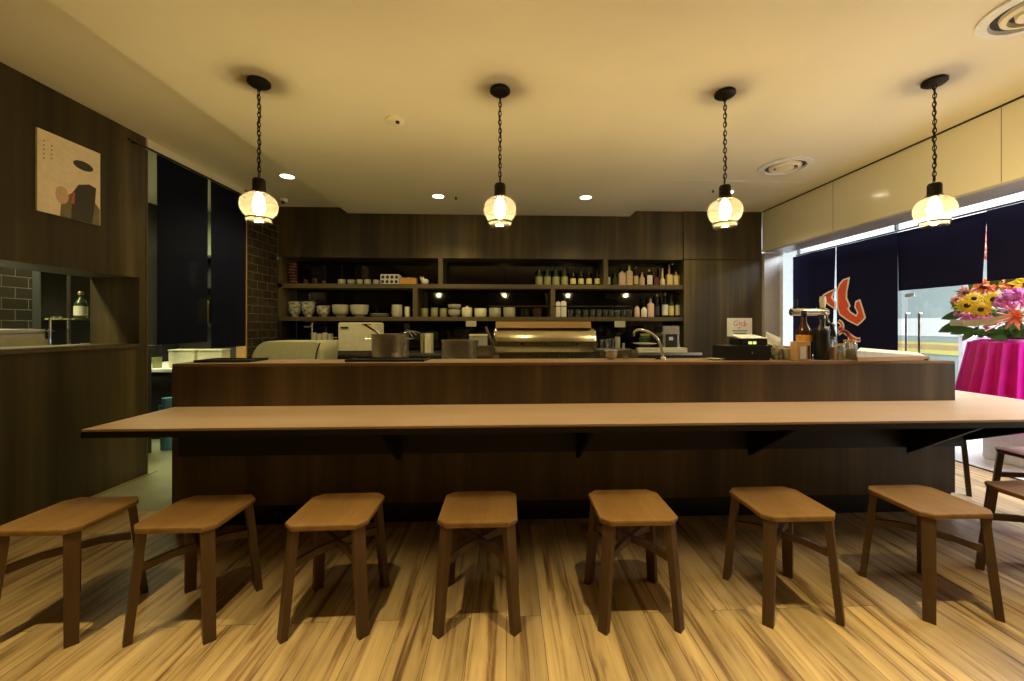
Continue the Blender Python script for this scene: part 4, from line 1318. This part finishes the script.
t, r, hh = pot(373, 408, 334, 'tall steel stock pot with a ladle handle over its rim', 3.25, ZW)
t2 = thing('ladle', 'long ladle leaning out of the tall stock pot to the left', 'ladle', (t.location.x, 3.25, ZW))
MB().tube([(0.03, -0.02, 0.10), (-r * .6, -0.06, hh + .01), (-r * 1.25, -0.08, hh + .075)], 0.008, 8).build('handle', m_amber, t2, True)
MB().ball((0.04, -0.01, 0.07), 0.04, (1, 1, .6)).build('scoop', m_steel, t2, True)
t3 = thing('wire_strainer', 'wire strainer handles clustered at the right rim of the stock pot', 'strainer', (t.location.x + r * .55, 3.25, ZW))
for i, (a, b) in enumerate(((0.03, .02), (0.055, .0), (0.08, -.02))):
    MB().tube([(0, 0.0, hh * .5), (a * .7, -.02, hh + .01 + .01 * i), (a + .06, -.06 - b, hh + .015), (a + .09, -.08 - b, hh - .02 + .012 * i)], 0.004, 6).build('wire_handle', m_chrome, t3, True)
pot(442, 478, 340.5, 'low wide steel saucepan standing right of the two cook books', 3.25, ZW, False)
# black ring burners (low, dark) on the counter ledge
for px0, px1, lab in ((352, 428, 'thin black tray under the tall stock pot'), (208, 262, 'thin black tray on the left end of the service counter')):
    xa, xb = at_y(px0, 350, 2.75).x, at_y(px1, 350, 2.75).x
    t = thing('black_tray', lab, 'tray', ((xa + xb) / 2, 2.725, 1.0165), group='black trays on the service counter')
    MB().box(-(xb - xa) / 2, (xb - xa) / 2, -0.10, 0.10, 0, 0.006, 0.002).build('tray_base', m_blackp, t)
    rm = MB()
    hw = (xb - xa) / 2
    rm.box(-hw, hw, -0.10, -0.094, 0.0063, 0.014).box(-hw, hw, 0.094, 0.10, 0.0063, 0.014).box(-hw, -hw + .006, -0.0935, 0.0935, 0.0063, 0.014).box(hw - .006, hw, -0.0935, 0.0935, 0.0063, 0.014)
    rm.build('tray_rim', m_blackp, t)

# curved cover at the left
YV = 3.15
P_ = [at_y(a, b, YV) for a, b in ((250, 357), (252, 352), (256, 346), (262, 342), (266, 341.3), (318, 341.3), (322, 345), (323, 352), (322, 362), (250, 362))]
t = thing('curved_case_cover', 'cream curved cover of a display case at the left of the cooking line', 'cover', (0, YV, 0.0))
mb = MB(); m0 = [(p.x, p.z) for p in P_]
cen = Vector((sum(p[0] for p in m0) / len(m0), sum(p[1] for p in m0) / len(m0)))
layers = []
for dyy, kk in ((0.0, .94), (0.015, .985), (0.04, 1.0), (0.28, 1.0), (0.30, .97)):
    layers.append([mb.bm.verts.new((cen.x + (a - cen.x) * kk, dyy, cen.y + (b - cen.y) * kk)) for a, b in m0])
for A, B in zip(layers, layers[1:]):
    for i in range(len(m0)):
        j = (i + 1) % len(m0)
        mb.bm.faces.new((A[i], A[j], B[j], B[i]))
mb.bm.faces.new(layers[0]); mb.bm.faces.new(layers[-1])
mb.build('cover_shell', M('cream_shell', (0.50, 0.52, 0.32), 0.3), t, True)
pe = [at_y(a, b, YV) for a, b in ((320.5, 343), (318, 348), (316.5, 354), (316, 361))]
MB().tube([(p.x, -0.004, p.z) for p in pe], 0.005, 6).build('edge_seal', m_blackp, t, True)
pb = at_y(285, 362, YV)
MB().box(pb.x - .26, pb.x + .26, 0.02, 0.28, ZW, pb.z - .004).build('case_base', m_steel, t)
bx('cutting_board', 'pale cutting board lying at the right of the curved cover', 'board', 324, 366, 3.06, 0.05, ZW, ZW + 0.09, m_cream_c, 0.004, pname='board')

# tap on the counter
pt0 = at_y(663, 358, 2.76)
t = thing('gooseneck_tap', 'dark chrome gooseneck tap curving left over the counter', 'tap', (pt0.x, 2.76, 1.0165))
pp = [at_y(a, b, 2.76) for a, b in ((663, 357), (661, 347), (657.5, 339), (651, 333.2), (643, 330.2), (638, 330), (634.5, 332), (633.3, 336))]
pp = [(p.x - pt0.x, 0, max(0.0, p.z - 1.0165)) for p in pp]
pp = [tuple(v) for v in smooth_path([(p[0], p[2]) for p in pp], 4)]
MB().tube([(a, 0, max(b, 0.002)) for a, b in pp], 0.0095, 10).build('spout', m_chrome, t, True)
MB().lathe([(0.024, 0), (0.02, 0.012), (0.012, 0.02)], seg=16).build('base_flange', m_chrome, t, True)
MB().box(-0.055, -0.02, -0.01, 0.01, 0.0, 0.014, 0.004).build('lever', m_blackp, t)
# sink tub and steel cup beside the cooker
t, w, dy, hh = bx('steel_pan', 'square steel pan with a small bowl in it right of the drum cooker', 'pan', 600, 638, 3.1, 0.3, ZW, zpix(350.5, 3.1), m_steel, 0.004)
bowl(611, 13, 9, 1.0165, m_steel, 'shiny steel bowl at the right foot of the drum cooker', 'steel bowls', y=2.75)
bx('steel_box', 'small steel box standing at the left foot of the drum cooker', 'box', 477, 491, 3.0, 0.12, ZW, zpix(346, 3.0), m_steel, 0.004)

# ------------------------------------------------------------------ right end of the counter: till, bottles, papers
ZC = 1.0165
t, w, dy, hh = bx('cash_till', 'black till drawer box near the right end of the service counter', 'till', 727, 770, 2.63, 0.19, ZC, zpix(346.5, 2.63), m_blackp, 0.004)
MB().box(0.02, 0.03, -dy / 2 - .003, -dy / 2 - .0002, hh * .45, hh * .6).build('lock', m_chrome, t)
t, w, dy, hh2 = bx('card_terminal', 'flat black terminal with lit yellow display on top of the till', 'terminal', 741, 768, 2.66, 0.15, ZC + hh + .001, zpix(339, 2.66), m_blackp, 0.006)
MB().box(-w * .45, -w * .2, -dy / 2 - .003, -dy / 2 - .0002, hh2 * .2, hh2 * .6).build('display', m_led, t)
MB().box(-w * .12, w * .12, -dy / 2 - .003, -dy / 2 - .0002, hh2 * .2, hh2 * .6).build('display', m_led, t)
MB().hexa([(-w * 1.1, -dy / 2, hh2 + .001), (w, -dy / 2, hh2 + .001), (w, dy / 2, hh2 + .012), (-w * .7, dy / 2, hh2 + .012)], [(-w * 1.1, -dy / 2, hh2 + .004), (w, -dy / 2, hh2 + .004), (w, dy / 2, hh2 + .024), (-w * .7, dy / 2, hh2 + .024)]).build('paper_sheet', m_paper, t)
pa = at_y(772, 335, 2.80)
t = thing('notice_sheet', 'tilted white sheet standing behind the card terminal', 'paper', (pa.x, 2.81, ZC))
MB().hexa([(-0.055, -.02, 0.11), (0.055, -.02, 0.075), (0.085, 0.02, 0.145), (-0.02, 0.02, 0.19)], [(-0.055, -.016, 0.112), (0.055, -.016, 0.078), (0.085, 0.024, 0.147), (-0.02, 0.024, 0.192)]).build('sheet', m_paper, t)
MB().box(0.0, 0.02, -.03, .03, 0.0, 0.10).build('stand', m_blackp, t)
G10 = 'jars and bottles at the right end of the counter'
kk = 2.78 / F
for (px, w, h, mt, lidm, nm, lab) in [(777, 10, 14, m_ceramb, m_lab_w, 'jar', 'speckled jar just right of the till'),
                                      (788, 11, 13, m_ceramic, m_kraft, 'jar', 'wide beige jar with brown lid right of the speckled one')]:
    lathe_thing(nm, lab, 'jar', at_y(px, 350, 2.70).x, 2.70, ZC, [('body', mt, [(w * kk * .46, 0), (w * kk * .5, .01), (w * kk * .5, h * kk * .8), (w * kk * .36, h * kk * .9)]), ('lid', lidm, [(w * kk * .4, h * kk * .905), (w * kk * .4, h * kk * 1.03)])], G10)
t, w, dy, hh = bx('sauce_carton', 'tan carton with pale picture on its front right of the beige jar', 'carton', 797.5, 811, 2.585, 0.07, ZC, zpix(342, 2.62), m_tan, 0.003)
MB().box(-w * .6, w * .25, -dy / 2 - .002, -dy / 2 - .0003, hh * .1, hh * .75).build('picture', m_lab_w, t)
MB().box(w * .5, w * .85, -dy / 2 - .002, -dy / 2 - .0003, hh * .1, hh * .8).build('side_label', m_ink, t)
bottle(804, 14, 50, ZC, m_amber, m_lab_o, m_btl_dark, 'big dark brown bottle with an orange label behind the tan carton', G10, shoulder=.62, y=2.73, ll=(.36, .50))
lathe_thing('black_canister', 'black cylinder canister right of the tan carton', 'canister', at_y(821.5, 345, 2.68).x, 2.68, ZC,
            [('body', m_blackp, [(.045, 0), (.047, .004), (.047, zpix(333, 2.68) - ZC)]), ('lid', m_blackp, [(.049, zpix(333, 2.68) - ZC + .0005), (.049, zpix(331, 2.68) - ZC + .01), (.04, zpix(330, 2.68) - ZC + .014)])], G10)
for (px, w, h, lab) in [(831, 10, 21, 'brown-filled glass jar between canister and curtain slit'), (850, 12, 18, 'glass jar with tan lid left of the white papers'), (841, 7, 15, 'narrow glass jar between two wider glass jars')]:
    y = 2.70 if px != 841 else 2.62
    lathe_thing('glass_jar', lab, 'jar', at_y(px, 350, y).x, y, ZC, [('body', m_tumbler, [(w * kk * .46, 0), (w * kk * .5, .01), (w * kk * .5, h * kk * .85), (w * kk * .4, h * kk * .95)]),
                                                                         ('filling', m_kraft if px == 831 else m_ceramic, [(w * kk * .4, .004), (w * kk * .42, h * kk * .6)]), ('lid', m_steel if px == 831 else m_tan, [(w * kk * .44, h * kk * .955), (w * kk * .44, h * kk * 1.08)])], G10)
# beer tower
tx = at_y(822, 312, 2.80).x + 0.02
t = thing('beer_tap_tower', 'chrome drinks tap tower with white handle behind the black canister', 'tap', (tx, 2.818, ZC))
MB().lathe([(.03, 0), (.022, .02), (.018, .04), (.018, .31)], seg=18).build('column', m_chrome, t, True)
MB().lathe([(.02, -.24), (.028, -.235), (.028, .03), (.02, .035)], (0, 0, .335), 18, axis='x').build('cross_tube', m_chrome, t, True)
MB().lathe([(.014, .365), (.018, .38), (.022, .42), (.018, .45)], seg=14).build('tap_handle', m_lab_w, t, True)
MB().tube([(0.0, -.02, .33), (0, -.04, .31), (0, -.045, .26)], .009, 8).build('nozzle', m_chrome, t, True)
MB().tube([(-.02, -.0, .30), (.05, -.02, .24), (.09, -.01, .12), (.10, 0, .01)], .014, 8).build('drip_hose', m_black, t, True)
MB().lathe([(.008, .365), (.010, .38), (.011, .43)], (-.2, 0, 0), 12).build('tap_handle', m_blackp, t, True)
t = thing('paper_stack', 'pile of white papers and a tan folder at the right end of the counter', 'papers', (0, 0, ZC))
q = [at_z(858, 361.6, ZC), at_z(930, 360.4, ZC), at_z(918, 358.6, ZC), at_z(860, 358.9, ZC)]
MB().hexa([(p.x, p.y, 0.001) for p in q], [(p.x, p.y, 0.028) for p in q]).build('folder', m_tan, t)
MB().hexa([(q[0].x - .0, q[0].y + .01, .0285), (q[1].x - .02, q[1].y + .01, .0285), (q[2].x, q[2].y, .0285), (q[3].x, q[3].y, .0285)],
          [(q[0].x, q[0].y + .01, .07), (q[1].x - .02, q[1].y + .01, .032), (q[2].x, q[2].y, .045), (q[3].x, q[3].y, .08)]).build('sheets', m_paper, t)
pq = at_y(925, 359, 2.6)
o = MB().box(pq.x - .035, pq.x + .0, 2.575, 2.595, ZC, ZC + .012, .003).build('marker_pen', m_blackp)
tag(o, 'small black pen cap lying at the right corner of the counter', 'pen')
o = MB().lathe([(.03, 0), (.06, .008), (.058, .01), (.028, .004)], seg=24).build('saucer', m_ceramic, None, True, (at_y(715, 358, 2.70).x, 2.70, ZC))
tag(o, 'tiny white saucer left of the till on the service counter', 'saucer')

# notice on the back right panel
t = thing('wall_notice', 'white paper notice with red marks and dark lines on the right back panel', 'notice', (0, YB - 0.0205, 0))
a = at_y(727, 318, YB - .02); b = at_y(752, 336.3, YB - .02)
MB().box(a.x, b.x, -.002, 0, b.z, a.z).build('sheet', m_paper, t)
wN, hN = b.x - a.x, a.z - b.z


def nq(u, v):
    return (a.x + u * wN, -.0035, b.z + v * hN)


for pts in ([(.40, .86), (.30, .80), (.28, .66), (.36, .58), (.42, .64), (.36, .70)], [(.46, .84), (.50, .72), (.46, .60)], [(.60, .80), (.55, .66), (.62, .56), (.70, .62), (.66, .72)], [(.74, .86), (.66, .74), (.78, .70), (.74, .56), (.66, .58)]):
    MB().tube([nq(*p) for p in smooth_path(pts, 4)], .0035, 5).build('red_mark', m_redink, t)
for v, u0, u1 in ((.46, .46, .54), (.30, .22, .80), (.16, .26, .78)):
    n_ = max(1, int((u1 - u0) / .07)); l = MB()
    for i in range(n_):
        uu = u0 + i * .075
        l.box(nq(uu, 0)[0], nq(uu + .055, 0)[0], -.003, -.0021, b.z + (v - .03) * hN, b.z + (v + .03) * hN)
    l.build('text_line', m_ink, t)

# ------------------------------------------------------------------ things seen in the left kitchen
t = thing('kitchen_worktop', 'pale worktop seen below the left curtain', 'worktop', (0, 0, 0))
MB().box(-4.5, XL - 0.16, 4.5, 5.69, 0.745, 0.78, .003).build('worktop', m_white, t)
MB().box(-4.5, XL - 0.18, 4.56, 5.68, 0.0, 0.744).build('cabinet', m_dark, t)
t = thing('kitchen_side_worktop', 'short pale worktop piece inside the kitchen doorway', 'worktop', (0, 0, 0))
MB().box(XL - 0.14, -2.35, 4.46, 4.755, 0.745, 0.78, .003).build('worktop', m_white, t)
MB().box(XL - 0.12, -2.37, 4.5, 4.75, 0.0, 0.744).build('cabinet', m_dark, t)
for (p0, p1, lab) in ((168, 195, 'cream plastic food box under the left curtain, left of two'), (197, 222, 'cream plastic food box under the left curtain, right of two')):
    t, w, dy, hh = bx('food_box', lab, 'box', p0, p1, 4.6, 0.14, 0.7805, zpix(350.5, 4.6), m_cream_c, .008, 'cream food boxes')
    MB().box(-w * 1.01, w * 1.01, -dy / 2 - .004, dy / 2 + .004, hh + .0005, hh + .02, .004).build('lid', m_cream_c, t)
o = MB().ball((0, 0, .03), .032, (1.3, 1, .9)).build('wrapped_bun', m_white, None, True, (at_y(184, 360, 4.52).x, 4.49, .781))
tag(o, 'small white wrapped item before the left cream food box', 'food')
k4 = 4.5 / F
lathe_thing('mug', 'small olive mug at the left end of the pale worktop', 'mug', at_y(157, 360, 4.62).x, 4.62, .7805, [('body', m_btl_frost, [(.04, 0), (.045, .12), (.04, .12), (.036, .02)]), ('foot_ring', m_btl_frost, [(.03, .002), (.034, .008)])])
t = thing('pail', 'blue plastic pail standing in the passage beside the counter end', 'pail', (at_y(168, 395, 4.2).x, 4.2, 0))
MB().lathe([(.06, .0), (.07, .45), (.066, .45), (.055, .02)], seg=20).build('pail_body', m_blue, t, True)
MB().lathe([(.05, .451), (.05, .52)], seg=14).build('grip', m_blue, t, True)

# wall shelves behind the left curtain
t = thing('kitchen_wall_shelves', 'dark open shelves glimpsed around the left curtain', 'shelf', (0, 0, 0))
for z in (1.25, 1.75, 2.15):
    MB().box(-4.55, XL - .14, 5.4, 5.695, z, z + .03).build('shelf_board', m_black, t)
MB().box(-4.55, -4.5, 5.4, 5.695, .8, 2.15).build('side_post', m_black, t)
MB().box(-4.499, XL - .14, 5.66, 5.695, .79, 1.249).build('back_panel', m_dark, t)
MB().box(-4.499, XL - .14, 5.66, 5.695, 1.281, 1.749).build('back_panel', m_dark, t)
MB().box(-4.499, XL - .14, 5.66, 5.695, 1.781, 2.149).build('back_panel', m_dark, t)
bx('yellow_box', 'yellow-green box with an added glow on the top kitchen shelf beside the dark wall end', 'box', 143, 156, 5.45, .15, 1.7805, 1.98, m_glow_yellow, .006)
bx('red_packet', 'pinkish packet on the middle kitchen shelf beside the wall end', 'packet', 140, 154, 5.45, .12, 1.2805, 1.55, m_petal_s, .02)
for px, lab, mt in ((195, 'yellow jar seen through the left curtain slit, upper one', m_lab_y), (203, 'yellow bottle seen through the slit of the left curtain', m_petal_y)):
    lathe_thing('jar', lab, 'jar', at_y(px, 300, 5.5).x, 5.5, 1.2805 if px == 203 else 1.7805, [('body', mt, [(.06, 0), (.065, .02), (.065, .30), (.03, .34)]), ('cap', m_blackp, [(.032, .3405), (.032, .37)])])

# through the pass-through
t = thing('prep_counter', 'steel prep counter behind the pass-through in the left wall', 'counter', (0, 0, 0))
MB().box(-4.42, XL - .43, 1.5, 4.1, 1.03, 1.06, .003).build('worktop', m_steel, t)
MB().box(-4.40, XL - .46, 1.55, 4.08, 0, 1.029).build('cabinet', m_dark, t)
ZK = 1.0605
pk = at_x(18, 340, -3.75)
t = thing('rice_tub', 'large pale tub with a domed white lid in the pass-through', 'tub', (-3.82, pk.y - .08, ZK))
MB().box(-.18, .18, -.22, .20, 0, .105, .02).build('tub_body', m_cream_c, t)
MB().box(-.19, .19, -.23, .21, .1055, .165, .05, ).build('domed_lid', m_white, t)
t = thing('prep_tap', 'thin chrome angled tap in the pass-through opening', 'tap', (-3.62, at_x(50, 330, -3.62).y, ZK))
MB().tube([(0, 0, 0), (0, 0, .245), (0, .02, .262), (0, .06, .265), (0, .08, .262)], .009, 8).build('spout', m_chrome, t, True)
MB().tube([(0, -.02, .15), (0, .03, .15)], .006, 6).build('lever', m_chrome, t, True)
t = thing('steel_rack', 'slim steel rack with two glass shelves at the right of the pass-through', 'rack', (0, 0, 0))
YRK = at_x(69, 310, -3.55).y
MB().box(-3.56, -3.545, YRK - .008, YRK + .008, ZK, 1.80).build('post', m_steel, t)
MB().box(-3.56, -3.545, YRK + .46, YRK + .476, ZK, 1.80).build('post', m_steel, t)
zsh = at_x(82, 318.5, -3.6).z
MB().box(-3.75, -3.52, YRK + .01, YRK + .455, zsh - .012, zsh).build('shelf_board', m_btl_frost, t)
MB().box(-3.80, -3.79, YRK + .02, YRK + .5, ZK, 1.80).build('back_panel', m_dark, t)
pbt = at_x(82, 318, -3.62)
t = thing('plum_wine_bottle', 'round pale-labelled bottle on the rack shelf in the pass-through', 'bottle', (-3.63, pbt.y, zsh + .0005))
MB().lathe([(.035, 0), (.042, .01), (.042, .12), (.035, .145), (.016, .17), (.014, .20)], seg=20).build('body', m_btl_green, t, True)
MB().lathe([(.043, .025), (.043, .105)], seg=20, cap=False).build('label', m_lab_w, t, True)
MB().lathe([(.017, .2005), (.02, .215), (.015, .23)], seg=14).build('cap', m_gold, t, True)
lathe_thing('dark_flask', 'slim dark bottle beside the round labelled one on the rack', 'bottle', -3.58, pbt.y + .11, zsh + .0005, [('body', m_btl_green, [(.022, 0), (.024, .01), (.024, .13), (.01, .16)]), ('cap', m_gold, [(.011, .1605), (.011, .18)])])
for i in range(4):
    pc = at_x(75 + i * 5.2, 345, -3.56)
    lathe_thing('glass_cup', 'small upturned glass cup at the foot of the rack, %s' % ['first by the steel post', 'second from the steel post', 'third from the steel post', 'farthest from the steel post'][i], 'cup', -3.50, pc.y, ZK,
                [('cup_body', m_ceramic, [(.018, 0), (.02, .03), (.015, .045)]), ('cup_base', m_steel, [(.011, .0455), (.011, .049)])], 'cups at the foot of the rack')
